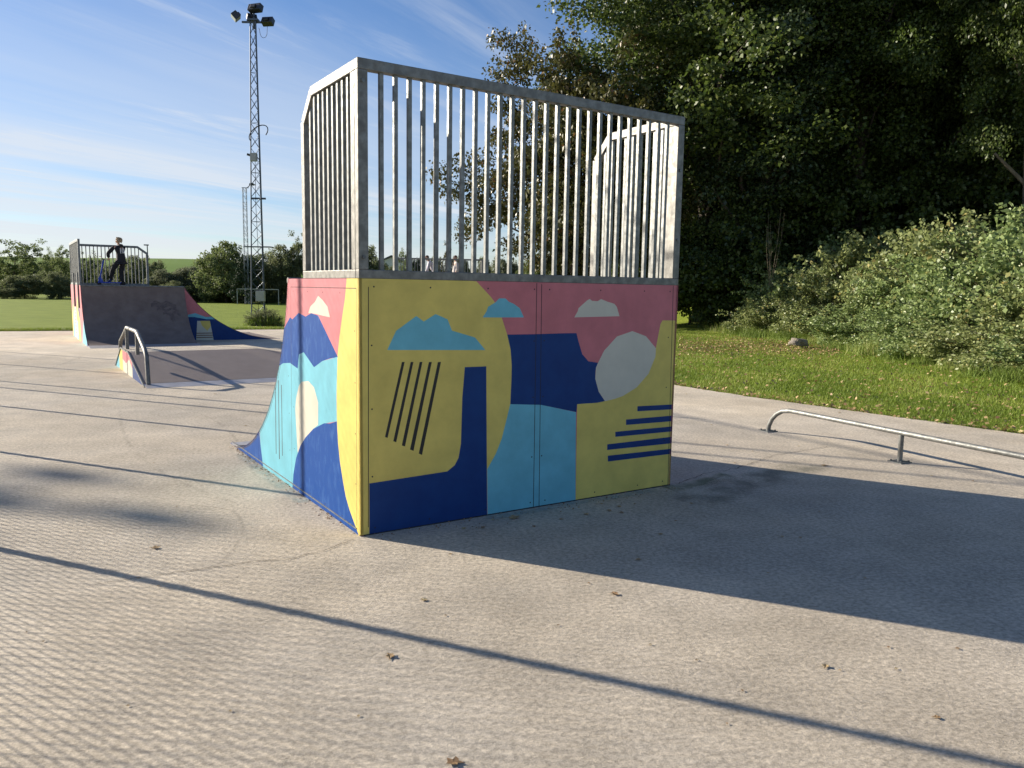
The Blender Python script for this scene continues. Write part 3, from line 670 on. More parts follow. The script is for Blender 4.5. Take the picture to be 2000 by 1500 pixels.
# ------------------------------------------------------------------ low round rail on the right
def round_rail():
    A = Vector((2.727, 8.193, 0)); B = Vector((3.87, 5.80, 0)); d = (B - A).normalized(); root = empty('grind_rail', A, math.atan2(d.y, d.x))
    tag(root, 'low round galvanised grind rail on short posts beside the lawn', 'grind rail')
    h = .262; L = 4.9; pts = [(0, 0, .008), (.012, 0, .07), (.05, 0, .14), (.11, 0, .20), (.19, 0, .243), (.29, 0, .260), (.42, 0, h)]
    pts += [(.42 + (L - .84) * i / 6, 0, h) for i in range(1, 7)] + [(L - a, 0, z) for a, _, z in pts[:-1][::-1]]
    mb = MB(); mb.tube(pts, .0235, 14); mb.build('rail', M['galvbar'], root, smooth=True)
    for t in (1.60, 3.3):
        mb = MB(); mb.tube([(t, 0, .008), (t, 0, h - .018)], .0215, 12); mb.build('post', M['galvbar'], root, smooth=True)
    for t in (0, 1.60, 3.3, L):
        mb = MB(); mb.box(t - .07, t + .07, -.07, .07, .0, .008)
        for a in (-.05, .05):
            for b in (-.05, .05): mb.tube([(t + a, b, .008), (t + a, b, .022)], .008, 6)
        mb.build('base_plate', M['galvdull'], root)
round_rail()

# ------------------------------------------------------------------ people
def skinned(name, verts, edges, m, parent=None, sub=2, root=0):
    """verts: (x, y, z, radius[, radius2])"""
    me = bpy.data.meshes.new(name); me.from_pydata([v[:3] for v in verts], edges, []); me.update()
    o = bpy.data.objects.new(name, me); COL.objects.link(o); me.materials.append(m)
    sk = o.modifiers.new('skin', 'SKIN'); sk.use_smooth_shade = True; sk.branch_smoothing = .6
    for i, v in enumerate(verts):
        me.skin_vertices[0].data[i].radius = (v[3], v[4] if len(v) > 4 else v[3])
        me.skin_vertices[0].data[i].use_root = (i == root)
    s = o.modifiers.new('sub', 'SUBSURF'); s.levels = s.render_levels = sub
    if parent: o.parent = parent
    return o
def person(loc, rz, J, label, mats, hair='short', group=None, k=1.0, printed=False):
    """J joints in the person's own frame (facing -x, left side -y): head neck chest pelvis, shoulder/elbow/hand L R, hip/knee/ankle/toe L R"""
    root = empty('person', loc, rz); tag(root, label, 'person', group)
    top, trou, shoe, hr = mats
    order = ['pelvis', 'belly', 'chest', 'neck', 'head', 'crown', 'shL', 'elL', 'wrL', 'haL', 'shR', 'elR', 'wrR', 'haR', 'hiL', 'knL', 'anL', 'hiR', 'knR', 'anR', 'nose', 'chin']
    rad = dict(pelvis=(.075, .095), belly=(.068, .09), chest=(.075, .11), neck=.036, head=(.078, .070), crown=(.066, .062), shL=.04, elL=.028, wrL=.02, haL=.022, shR=.04, elR=.028, wrR=.02, haR=.022,
        hiL=.062, knL=.044, anL=.028, hiR=.062, knR=.044, anR=.028, nose=.012, chin=.03)
    J = dict(J); hd = Vector(J['head'])
    J.setdefault('crown', tuple(hd + Vector((.012, 0, .045)))); J.setdefault('chin', tuple(hd + Vector((-.040, 0, -.060)))); J.setdefault('nose', tuple(hd + Vector((-.088, 0, -.010))))
    J.setdefault('belly', tuple((Vector(J['pelvis']) + Vector(J['chest'])) / 2))
    J.setdefault('wrL', tuple(Vector(J['haL']).lerp(Vector(J['elL']), .22))); J.setdefault('wrR', tuple(Vector(J['haR']).lerp(Vector(J['elR']), .22)))
    def vv(names, add=0.0, mul=1.0):
        out_ = []
        for n in names:
            r = rad[n]; r = r if isinstance(r, tuple) else (r, r); out_.append((*J[n], (r[0] * mul + add) * k, (r[1] * mul + add) * k))
        return out_
    ix = {n: i for i, n in enumerate(order)}
    ed = [('pelvis', 'belly'), ('belly', 'chest'), ('chest', 'neck'), ('neck', 'head'), ('head', 'crown'), ('head', 'nose'), ('neck', 'chin'),
        ('chest', 'shL'), ('shL', 'elL'), ('elL', 'wrL'), ('wrL', 'haL'), ('chest', 'shR'), ('shR', 'elR'), ('elR', 'wrR'), ('wrR', 'haR'),
        ('pelvis', 'hiL'), ('hiL', 'knL'), ('knL', 'anL'), ('pelvis', 'hiR'), ('hiR', 'knR'), ('knR', 'anR')]
    body = skinned('body', vv(order), [(ix[a], ix[b]) for a, b in ed], M['skin'], root)
    # fingers closed on what is held: five short chains on each hand, part of the same body object's child
    for S in ('L', 'R'):
        h_ = Vector(J['ha' + S]); w_ = Vector(J['wr' + S]); d = (h_ - w_).normalized(); s = d.cross(Vector((0, 1, 0)));
        s = Vector((0, 1, 0)) if s.length < .1 else s.normalized(); sd = d.cross(s).normalized(); V = []; E2 = []
        for i in range(4):
            b0 = h_ + sd * (.021 - .014 * i); l = (.030, .036, .034, .026)[i]
            c = [b0, b0 + d * l, b0 + d * (l * 1.25) + s * -.018, b0 + d * (l * .95) + s * -.034]
            n0 = len(V); V += [(*p, .0075) for p in c]; E2 += [(n0 + q, n0 + q + 1) for q in range(3)]
        n0 = len(V); c = [h_ + sd * .02 - d * .01, h_ + sd * .040 + d * .008, h_ + sd * .034 + d * .028 - s * .02]; V += [(*p, .008) for p in c]; E2 += [(n0, n0 + 1), (n0 + 1, n0 + 2)]
        V = [v for v in V]; hnd = skinned('fingers', V, E2, M['skin'], body, 1)
        for i in range(0, len(V)): hnd.data.skin_vertices[0].data[i].use_root = i in (0, 4, 8, 12, 16)
    tn = ['pelvis', 'belly', 'chest', 'neck', 'shL', 'elL', 'wrL', 'shR', 'elR', 'wrR']; tv = vv(tn, .020, 1.12)
    nk = Vector(J['neck']) * .75 + Vector(J['chest']) * .25; tv[3] = (*nk, .05 * k, .05 * k); tv[4] = (*tv[4][:3], .062 * k, .062 * k); tv[7] = (*tv[7][:3], .062 * k, .062 * k); pv = Vector(J['pelvis']) + Vector((0, 0, -.07)); tv.append((*pv, .105 * k, .125 * k))
    if hair == 'curly': pass
    t_ = skinned('hooded_top' if printed else 'shirt', tv, [(0, 1), (1, 2), (2, 3), (2, 4), (4, 5), (5, 6), (2, 7), (7, 8), (8, 9), (0, 10)], top, root)
    tn = ['pelvis', 'hiL', 'knL', 'anL', 'hiR', 'knR', 'anR']
    wp = Vector(J['pelvis']) + Vector((0, 0, .06))
    skinned('trousers', vv(tn, .018, 1.05) + [(*wp, .085 * k, .105 * k)], [(0, 1), (1, 2), (2, 3), (0, 4), (4, 5), (5, 6), (0, 7)], trou, root)
    for sy in (-1, 1):
        mb = MB(); c = hd + Vector((-.066 * k, .026 * sy, .010)); mb.tube([c + Vector((.01, 0, 0)), c, c - Vector((.008, 0, 0))], [.011, .011, .004], 8); mb.build('eye', M['rubber'], body)
        mb = MB(); c = hd + Vector((.0, .070 * sy * k, -.005)); mb.tube([c + Vector((0, 0, -.022)), c + Vector((.006, .010 * sy, 0)), c + Vector((.008, .006 * sy, .02))], [.006, .014, .008], 7); mb.build('ear', M['skin'], body, smooth=True)
    mb = MB(); c = hd + Vector((-.074 * k, 0, -.042)); mb.tube([c + Vector((0, -.020, 0)), c + Vector((-.006, 0, -.002)), c + Vector((0, .020, 0))], .005, 6); mb.build('mouth', mat('lips', (.35, .14, .11)), body)
    for S in ('L', 'R'):
        a = Vector(J['an' + S]); t = Vector(J['to' + S]); h = a + (a - t).normalized() * .03; base = min(t.z, a.z)
        skinned('shoe', [(h.x, h.y, h.z - .02, .034 * k), (a.x, a.y, a.z - .01, .040 * k), ((a.x + t.x) / 2, (a.y + t.y) / 2, (a.z + t.z) / 2 - .01, .034 * k), (t.x, t.y, t.z, .026 * k)], [(0, 1), (1, 2), (2, 3)], shoe, root)
    # hair: many small locks over the skull
    mb = MB(); rng = random.Random(3); n = 170 if hair == 'curly' else 120
    for i in range(n):
        th = rng.uniform(0, 6.28); ph = math.acos(rng.uniform(-.75, 1)); q = Vector((math.sin(ph) * math.cos(th), math.sin(ph) * math.sin(th), math.cos(ph)))
        if q.z < .35 and q.x < .15 - .0 * q.z: continue
        r = (.080 if hair == 'curly' else .070) * k; p = hd + Vector((.016, 0, .026)) + q * r * .66; t = rng.uniform(.018, .034) * (1.25 if hair == 'curly' else .8)
        tang = q.cross(Vector((rng.gauss(0, 1), rng.gauss(0, 1), rng.gauss(0, 1)))).normalized()
        mb.tube([p, p + q * t * .6, p + q * t + tang * t * .5], [.021 * k, .016 * k, .005 * k], 6)
    mb.build('hair', hr, root, smooth=True)
    if printed:
        hood = skinned('hood', [(J['neck'][0] + .030, J['neck'][1] - .06, J['neck'][2] - .03, .04), (J['neck'][0] + .080, J['neck'][1], J['neck'][2] - .045, .055), (J['neck'][0] + .030, J['neck'][1] + .06, J['neck'][2] - .03, .04)], [(0, 1), (1, 2)], top, root)
        mb = MB(); c = Vector(J['belly']); ch = Vector(J['chest']); rr = random.Random(9)
        for i in range(9):                                      # cracked white print across the back
            z = -.02 + (i // 3) * .062; y = -.065 + (i % 3) * .05; p = c.lerp(ch, .2 + (i // 3) * .30) + Vector((.106 - abs(y) * .35, y, 0))
            mb.box(p.x - .014, p.x + .001, p.y - .012, p.y + .014, p.z - .02, p.z - .006); mb.box(p.x - .014, p.x + .001, p.y - .016, p.y - .006, p.z - .02, p.z + .026)
            if i % 2: mb.box(p.x - .014, p.x + .001, p.y + .006, p.y + .016, p.z - .006, p.z + .026)
        mb.build('back_print', M['white'], t_)
    return root
def q(x, y, dy=0.0): return ((x - 1165) * .00135, dy, (1060 - y) * .00135)
JP = dict(head=q(1140, 218), neck=q(1160, 272), chest=q(1178, 345), pelvis=q(1190, 565), shL=q(1125, 325, -.12), elL=q(1000, 455, -.17), haL=q(968, 555, -.10),
    shR=q(1165, 325, .12), elR=q(1085, 500, .15), haR=q(1010, 565, .12), hiL=q(1165, 600, -.06), knL=q(1035, 745, -.07), anL=q(950, 950, -.05), toL=q(868, 1000, -.05),
    hiR=q(1190, 600, .06), knR=q(1140, 800, .05), anR=q(1170, 1000, .05), toR=q(1095, 1040, .05))
person((-10.26, 20.6, 1.37), R(-18), JP, 'child in black hooded top standing on the far ramp with a blue scooter', (M['cloth'], M['cloth2'], M['shoe'], M['hairblond']), 'curly', printed=True, k=1.0)
def scooter():
    r = empty('kick_scooter', (-10.26, 20.6, 1.37)); tag(r, 'blue stunt scooter held upright on the far ramp platform', 'scooter')
    mb = MB(); mb.box(-.50, .02, -.055, .055, .055, .085); mb.bar((-.50, 0, .07), (-.56, 0, .20), .05, .08); mb.build('deck', M['scoot'], r, bevel=.01)
    mb = MB(); mb.tube([(-.545, 0, .17), (-.44, .02, .655)], .020, 8); mb.build('stem', M['scoot'], r, smooth=True)
    mb = MB(); mb.tube([(-.69, .30, .755), (-.60, .20, .745), (-.50, .08, .68), (-.44, .02, .665), (-.36, -.05, .665), (-.27, -.11, .66)], .013, 8); mb.build('handlebar', M['rubber'], r, smooth=True)
    mb = MB(); mb.bar((-.545, .03, .19), (-.57, .03, .055), .012, .03); mb.bar((-.545, -.03, .19), (-.57, -.03, .055), .012, .03); mb.bar((-.545, -.03, .185), (-.545, .03, .185), .03, .03); mb.build('fork', M['scoot'], r)
    for x in (-.572, .06):
        mb = MB(); mb.tube([(x, -.014, .053), (x, .014, .053)], .052, 18); mb.build('wheel', M['rubber'], r, smooth=True)
scooter()
s2 = 1.05
JA = dict(head=(-.24, 0, 1.16), neck=(-.17, 0, 1.07), chest=(-.10, 0, .97), pelvis=(.10, 0, .68), shL=(-.14, -.12, .98), elL=(-.20, -.14, .76), haL=(-.26, -.10, .60), shR=(-.14, .12, .98), elR=(-.20, .14, .76), haR=(-.28, .10, .60),
    hiL=(.09, -.06, .64), knL=(-.02, -.07, .36), anL=(.08, -.06, .08), toL=(-.03, -.06, .03), hiR=(.10, .06, .64), knR=(.05, .07, .36), anR=(.14, .06, .08), toR=(.03, .06, .03))
JB = dict(head=(-.02, 0, 1.18), neck=(0, 0, 1.08), chest=(0, 0, .98), pelvis=(0, 0, .68), shL=(0, -.12, 1.0), elL=(.03, -.17, .80), haL=(-.05, -.16, .62), shR=(0, .12, 1.0), elR=(.02, .17, .80), haR=(-.05, .16, .62),
    hiL=(0, -.06, .64), knL=(-.02, -.07, .36), anL=(.01, -.07, .07), toL=(-.10, -.07, .03), hiR=(0, .06, .64), knR=(-.02, .07, .36), anR=(.01, .07, .07), toR=(-.10, .07, .03))
person((-3.08, 30.1, 1.40), R(10), JA, 'child in pale top bending forward, seen through the near railing bars', (M['shirtlilac'], M['jeans'], M['shoe'], M['hairbrown']), k=1.15)
person((-2.22, 30.1, 1.40), R(25), JB, 'child in grey shirt standing upright, seen through the near railing bars', (M['shirtgrey'], M['cloth2'], M['shoe'], M['hairbrown']), k=1.15)

# ------------------------------------------------------------------ masts
def lattice(root, h, b0, b1, step, rleg, rbr, n=3, m=None, rot=0.0):
    m = m or M['mast']
    def corner(i, z):
        r = (b0 + (b1 - b0) * z / h) / (math.sqrt(3) if n == 3 else math.sqrt(2)); a = rot + 2 * math.pi * i / n; return Vector((r * math.cos(a), r * math.sin(a), z))
    for i in range(n):
        mb = MB(); mb.tube([corner(i, 0), corner(i, h)], rleg, 8); mb.build('leg', m, root, smooth=True)
    mb = MB(); k = int(h / step)
    for i in range(n):
        for j in range(k):
            z0, z1 = h * j / k, h * (j + 1) / k
            mb.tube([corner(i, z0), corner(i + 1, z1)], rbr, 5); mb.tube([corner(i + 1, z0), corner(i, z1)], rbr, 5)
            if j % 4 == 0: mb.tube([corner(i, z0), corner(i + 1, z0)], rbr, 5)
    mb.build('bracing', m, root); return corner
def floodlight(root, p, yaw, tilt, w=.50):
    Rm = Matrix.Translation(p) @ Matrix.Rotation(yaw, 4, 'Z') @ Matrix.Rotation(tilt, 4, 'Y')
    mb = MB(); mb.prism([(-.16, -.13), (.12, -.17), (.16, .15), (-.10, .17)], lambda a, b, t: tuple(Rm @ Vector((a, t, b))), -w / 2, w / 2)
    mb.prism([(-.22, -.06), (-.16, -.08), (-.12, .10), (-.20, .08)], lambda a, b, t: tuple(Rm @ Vector((a, t, b))), -w / 5, w / 5)
    o = mb.build('floodlight', M['lamp'], root, bevel=.015)
    g = MB(); g.prism([(.122, -.15), (.128, -.15), (.162, .13), (.156, .13)], lambda a, b, t: tuple(Rm @ Vector((a + .002, t, b))), -w / 2 + .03, w / 2 - .03); g.build('lamp_glass', M['lampglass'], o)
def mast(loc, rz, label, group=None, ls=1.0):
    root = empty('floodlight_mast', loc, rz); tag(root, label, 'floodlight mast', group)
    h = 12.95; c = lattice(root, h, .66, .26, .52, .030, .010, 3, rot=R(195))
    mb = MB(); mb.bar((-.52, 0, h - .02), (.52, 0, h - .02), .06, .08); mb.tube([(0, 0, h - .3), (0, 0, h + .35)], .05, 8); mb.box(-.22, .22, -.15, .15, h + .02, h + .10); mb.build('crossarm', M['mast'], root)
    floodlight(root, Vector((-.78, 0, h + .22)), R(200), R(35), .46 * ls); floodlight(root, Vector((.62, 0, h + .02)), R(80), R(20), .50 * ls)
    floodlight(root, Vector((.10, -.05, h + .55)), R(70), R(12), .62 * ls); floodlight(root, Vector((-.12, .12, h + .18)), R(120), R(20), .42 * ls)
    mb = MB(); pts = [(.22, 0, h - .25)]
    for i in range(9): a = math.pi + math.pi * i / 8; pts.append((.42 + .16 * math.cos(a), 0, h - .42 + .28 * math.sin(a) * .9))
    pts.append((.60, 0, h - .05)); mb.tube(pts, .010, 5); mb.build('lamp_cable', M['rubber'], root)
    mb = MB(); zc = 8.15; pts = []
    for i in range(15): a = R(150) + R(250) * i / 14; pts.append((.18 + .42 * math.cos(a), -.25, zc - .42 * math.sin(a) * .75 - .0 + .18 * math.cos(a)))
    mb.tube(pts, .022, 6); mb.build('coiled_cable', M['rubber'], root)
    mb = MB(); mb.box(-.20, .08, -.34, -.12, 6.95, 7.30); mb.build('junction_box', M['cabinet'], root, bevel=.01)
    mb = MB(); mb.tube([(-.20, -.25, 7.2), (-.34, -.30, 7.24)], .05, 8); mb.build('camera', M['lamp'], root)
    for z, l in ((5.35, .30), (3.2, .60)):
        mb = MB(); mb.box(-l, l, -.22, .22, z - .02, z + .02) if z < 4 else mb.box(-l, l * 1.2, -.04, .04, z - .04, z + .04); mb.build('platform' if z < 4 else 'clamp', M['mast'], root)
    mb = MB(); mb.box(-.06, .32, -.42, -.20, .75, 1.22); mb.build('switch_cabinet', M['cabinet'], root, bevel=.01)
    mb = MB(); mb.tube([(-.05, -.1, 0), (-.05, -.12, 1.0), (0, -.1, 3), (-.06, -.1, 5), (-.04, -.12, 7)], .012, 5); mb.build('feed_cable', M['rubber'], root)
    return root
mast((-11.6, 36.0, -.05), 0, 'tall tapering lattice mast with four floodlights behind the ramps')
o = mast((-36.4, 19.0, -.05), R(60), 'floodlight mast outside the left of the photo, its lamps shading the pad', ls=.42)
def mast2():
    b = at(483, 593); root = empty('slim_mast', (b.x, b.y, -.05), R(5)); tag(root, 'slim straight lattice mast with one small lamp, far across the field', 'floodlight mast')
    h = zat(371, b.y, 483); lattice(root, h, .27, .25, .45, .016, .008, 4, mat('mast_zinc', (.30, .33, .36), .5, .5), R(45))
    mb = MB(); mb.bar((-.2, 0, h), (.3, 0, h), .05); mb.tube([(.2, 0, h), (.45, 0, h + .25)], .03, 6); mb.build('arm', M['mast'], root)
    mb = MB(); mb.prism([(.36, h + .22), (.42, h + .34), (.62, h + .36), (.80, h + .24), (.6, h + .18)], lambda a, b2, t: (a, t, b2), -.15, .15); mb.build('lamp_head', M['lamp'], root)
mast2()
def lamppost():
    b = atd(289, 70); root = empty('street_lamp', (b.x, b.y, -.03)); tag(root, 'thin distant street lamp rising behind the hedge', 'street lamp'); h = zat(480, 70, 289)
    mb = MB(); mb.tube([(0, 0, 0), (0, 0, h)], [.07, .045], 8); mb.build('pole', M['galv'], root); mb = MB(); mb.box(-.28, .12, -.1, .1, h - .02, h + .08); mb.build('lamp_head', M['galvdull'], root, bevel=.03)
lamppost()
def goal():
    b = at(504, 590); root = empty('goal_frame', (b.x * 58 / b.y, 58, -.03), R(3)); tag(root, 'small white goal frame at the far side of the field', 'goal'); w = 1.50; h = zat(565, 58, 504) + .04
    for s in (-w, w):
        mb = MB(); mb.bar((s, 0, 0), (s, 0, h), .05); mb.build('post', M['cabinet'], root)
    mb = MB(); mb.bar((-w, 0, h), (w, 0, h), .06); mb.build('crossbar', M['cabinet'], root)
goal()

# ------------------------------------------------------------------ mesh fence just outside the left edge: its posts and wire throw the long shadows
def fence():
    root = empty('mesh_fence', (0, 0, 0)); tag(root, 'tall wire mesh court fence left of the photo whose posts shade the concrete', 'fence')
    def P(y): return Vector((-.95 - .67 * y, y, 0))
    H = 5.0; d = (P(1) - P(0)).normalized(); nrm = Vector((-d.y, d.x, 0))
    for off in (-1.9, -.3, 1.14, 2.757, 4.385, 6.03, 7.1, 7.55, 9.1, 10.7):
        y = (off + .368) / .6624; p = P(y); mb = MB(); w = .058 if abs(off - 2.757) < .01 else .048
        mb.tube([p + nrm * .04, p + nrm * .04 + Vector((0, 0, H))], w / 2, 10); mb.build('post', M['galvdull'], root, smooth=True)
    y0, y1 = (-1.9 + .368) / .6624, (10.7 + .368) / .6624
    mb = MB(); mb.tube([P(y0) + Vector((0, 0, H)), P(y1) + Vector((0, 0, H))], .02, 8); mb.build('top_rail', M['galvdull'], root, smooth=True)
    L = (P(y1) - P(y0)).length; A = P(y0); V = []
    pitch = .086; r = .0027
    def seg(t0, z0, t1, z1, s):
        a = A + d * t0 + Vector((0, 0, z0)) + nrm * s; b = A + d * t1 + Vector((0, 0, z1)) + nrm * s
        ax = (b - a).normalized(); u = nrm * r; w = ax.cross(nrm) * r
        c = [u, -u * .5 + w * .87, -u * .5 - w * .87]
        for i in range(3): V.append([a + c[i], b + c[i], b + c[(i + 1) % 3], a + c[(i + 1) % 3]])
    n = int((L + H) / pitch)
    for k in range(n):
        for sg in (1, -1):
            x = -H + k * pitch
            for j in range(6):
                za, zb = H * j / 6, H * (j + 1) / 6
                ta, tb = (x + za, x + zb) if sg > 0 else (x + H - za, x + H - zb)
                if min(ta, tb) < 0 or max(ta, tb) > L: continue
                seg(ta, za + .03 if j == 0 else za, tb, zb, .002 * sg)
    V = np.array([[tuple(p) for p in q_] for q_ in V])
    link_mesh('wire_mesh', quads_mesh('wire_mesh', V), M['wire'], root)
fence()

# ------------------------------------------------------------------ far buildings
def sheds():
    for (x0, x1, Y, label, wm) in ((-30, 132, 104, 'long low pale-roofed shed with brick wall behind the left hedge', 'brick'), (150, 226, 100, 'pale-roofed grey shed seen between the ramp railing bars', 'wallgrey')):
        a = atd(x0, Y); b = atd(x1, Y); root = empty('shed', ((a.x + b.x) / 2, Y, 0)); tag(root, label, 'building'); w = (b.x - a.x) / 2; zt = zat(538, Y, 60); ze = zat(547, Y, 60)
        mb = MB(); mb.box(-w, w, 0, 9, -1.5, ze); mb.build('wall', M[wm], root)
        mb = MB(); mb.prism([(-.3, ze), (4.5, zt + .3), (9.3, ze), (9.3, ze - .12), (-.3, ze - .12)], lambda p, r, t: (t, p, r), -w - .2, w + .2); rf = mb.build('roof', M['roofwhite'], root)
        for k in range(int(w * 2 / 4)):
            mb = MB(); mb.box(-w + 1.5 + k * 4, -w + 2.7 + k * 4, -.02, .05, ze - 1.3, ze - .5); mb.build('window', M['glass'], root)
    a = atd(762, 120); root = empty('gabled_house', (a.x, 120, 0)); tag(root, 'white house with slate gable roof beyond the trees, behind the railing bars', 'building')
    zr = zat(502, 120, 760); ze = zat(517, 120, 760); w = 2.6
    mb = MB(); mb.box(-w, w, 0, 8, -1, ze); mb.prism([(-w, ze), (w, ze), (0, zr - .1)], lambda p, r, t: (p, t, r), 0, 8); mb.build('wall', M['render'], root)
    mb = MB(); mb.prism([(-w - .4, ze - .25), (0, zr), (w + .4, ze - .25), (w + .4, ze - .05), (0, zr + .2), (-w - .4, ze - .05)], lambda p, r, t: (p, t, r), -.3, 8.3); mb.build('roof', M['slate'], root)
    mb = MB(); mb.box(-.7, .3, -.03, .05, 2.4, 3.6); mb.build('window', M['glass'], root)
sheds()

# ------------------------------------------------------------------ vegetation
L_ = {}
L_['syc'] = leaf_mat('sycamore_leaf', (.032, .060, .012), (.115, .155, .032), (.21, .23, .07), .50, .35)
L_['wood'] = leaf_mat('woodland_leaf', (.026, .050, .010), (.100, .145, .028), (.18, .21, .06), .50, .38)
L_['ivy'] = leaf_mat('ivy_leaf', (.018, .036, .013), (.060, .090, .034), (.12, .16, .08), .36, .15)
L_['cherry'] = leaf_mat('turning_cherry_leaf', (.055, .060, .016), (.115, .110, .030), (.20, .10, .040), .45)
L_['bramble'] = leaf_mat('bramble_leaf', (.115, .175, .055), (.31, .385, .145), (.38, .37, .13), .46, .35)
L_['bramblewarm'] = leaf_mat('warm_bramble_leaf', (.13, .170, .055), (.34, .38, .15), (.46, .38, .14), .48, .35)  # warmer, yellower leaf colour mixed among the bank's thickets
L_['far'] = leaf_mat('hedge_leaf', (.105, .125, .055), (.23, .255, .12), None, .7, .4)
L_['fargrey'] = leaf_mat('willow_leaf', (.11, .125, .07), (.20, .22, .13), None, .7, .4)
L_['fargreen'] = leaf_mat('ash_leaf', (.10, .13, .045), (.21, .255, .095), None, .7, .4)
L_['conifer'] = leaf_mat('cypress_leaf', (.020, .042, .016), (.048, .080, .032), None, .7, .1)
L_['blade'] = leaf_mat('grass_blade', (.11, .170, .020), (.24, .315, .045), (.36, .34, .11), .55, .3, spec=.25)
L_['long'] = leaf_mat('long_grass_blade', (.12, .19, .03), (.28, .34, .08), (.46, .40, .19), .55, .3, spec=.25)

def tree_proto(kind, seed):
    """returns (leaf mesh, bark mesh) in the tree's own frame; one per kind and seed"""
    rng = np.random.default_rng(seed); mb = MB()
    if kind == 'syc':
        C = crown_points(420, (0, 0, 9.6), (5.3, 5.3, 7.0), rng, .30, .20, -.95); rad = rng.uniform(.5, 1.05, len(C)); P = clumps(C, rad, 280, rng)
        Q = leaf_quads(P, .128, rng, .8, .0, .2); bark_tubes(mb, (0, 0, -.1), (.3, 0, 14.5), .32, C[rng.choice(len(C), 26)], rng)
    elif kind == 'wood':
        C = crown_points(360, (0, 0, 10.5), (4.4, 4.4, 7.4), rng, .15, .28, -1); rad = rng.uniform(.45, 1.0, len(C)); P = clumps(C, rad, 220, rng)
        Q = leaf_quads(P, .125, rng, .75, .0, .2); bark_tubes(mb, (0, 0, -.1), (-.3, .2, 17), .26, C[rng.choice(len(C), 24)], rng)
    elif kind == 'ivy':
        C = crown_points(300, (0, 0, 9.0), (3.2, 3.2, 9.0), rng, .25, .25, -1); rad = rng.uniform(.4, .9, len(C)); P = clumps(C, rad, 220, rng)
        Q = leaf_quads(P, .115, rng, .9, .2, .3); bark_tubes(mb, (0, 0, -.1), (0, 0, 17), .34, C[rng.choice(len(C), 16)], rng)
    elif kind == 'cherry':
        C = crown_points(330, (0, 0, 5.5), (3.5, 3.5, 4.6), rng, .35, .26, -1)
        sp = rng.normal(size=(46, 3)); sp /= np.linalg.norm(sp, axis=1)[:, None]; sp[:, 2] = np.abs(sp[:, 2]) * rng.choice([1, 1, -.4], 46)
        C2 = np.concatenate([np.array((0, 0, 5.5)) + sp * np.array((3.6, 3.6, 4.8)) * f for f in (1.0, 1.09, 1.18)]); rad = np.concatenate([rng.uniform(.4, .85, len(C)), rng.uniform(.2, .36, len(C2))])
        n1 = len(C); P = np.concatenate([clumps(C, rad[:n1], 250, rng), clumps(C2, rad[n1:], 42, rng, 1.3)])
        Q = leaf_quads(P, .125, rng, .8, .1, .45); bark_tubes(mb, (0, 0, -.1), (0, 0, 8.8), .17, np.concatenate([C[rng.choice(n1, 22)], C2[46:92:2]]), rng)
    elif kind in ('round', 'airy', 'conifer'):
        if kind == 'round': C = crown_points(190, (0, 0, 3.1), (3.1, 3.1, 3.15), rng, .35, .16); per, sz, rr = 110, .22, (.45, .9)
        elif kind == 'airy': C = crown_points(110, (0, 0, 4.4), (2.6, 2.6, 2.6), rng, .30, .30); per, sz, rr = 60, .20, (.25, .6)
        else:
            z = rng.uniform(0, 1, 190) ** .8; a = rng.uniform(0, 6.28, 190); r = (1 - z) * 2.1 + .25; C = np.stack([r * np.cos(a), r * np.sin(a), .3 + z * 5.7], -1); per, sz, rr = 70, .17, (.25, .55)
        P = clumps(C, rng.uniform(*rr, len(C)), per, rng); Q = leaf_quads(P, sz, rng, .7, .0)
        bark_tubes(mb, (0, 0, -.1), (0, 0, 5.0), .13, C[rng.choice(len(C), 14)], rng, 6)
    elif kind == 'bramble':
        C = crown_points(150, (0, 0, .62), (1.25, 1.25, .95), rng, .45, .25, -.45)
        st = rng.normal(size=(30, 3)); st /= np.linalg.norm(st, axis=1)[:, None]; st[:, 2] = np.abs(st[:, 2]) * .8 + .25
        sprays = np.concatenate([np.array((0, 0, .6)) + st * np.array((1.3, 1.3, 1.1)) * f + np.array((0, 0, -.25)) * (f - 1) for f in (.95, 1.08, 1.2, 1.3)])
        P = np.concatenate([clumps(C, rng.uniform(.18, .36, len(C)), 105, rng), clumps(sprays, np.full(len(sprays), .09), 9, rng)])
        Q = leaf_quads(P, .078, rng, .8, -.1, .15)
        for t in sprays[60:]: mb.tube([(0, 0, 0), tuple(t * .5 + np.array((0, 0, .35))), tuple(t)], [.012, .008, .003], 4, cap=False)
    elif kind == 'under':
        C = crown_points(200, (0, 0, 1.9), (2.2, 2.2, 2.0), rng, .3, .25); P = clumps(C, rng.uniform(.3, .6, len(C)), 100, rng)
        Q = leaf_quads(P, .13, rng, .75, .0, .2); bark_tubes(mb, (0, 0, -.1), (0, 0, 2.8), .07, C[rng.choice(len(C), 12)], rng, 5)
    Q[:, :, 2] = np.maximum(Q[:, :, 2], .01)
    tone = np.clip(rng.normal(.45, .26, len(Q)), 0, 1)
    lm = quads_mesh(kind + '_foliage', Q, tone)
    bm_ = bpy.data.meshes.new(kind + '_stem'); bm_.from_pydata(mb.v, [], mb.f); bm_.update(); bm_.polygons.foreach_set('use_smooth', [True] * len(bm_.polygons))
    return lm, bm_
PROTO = {}
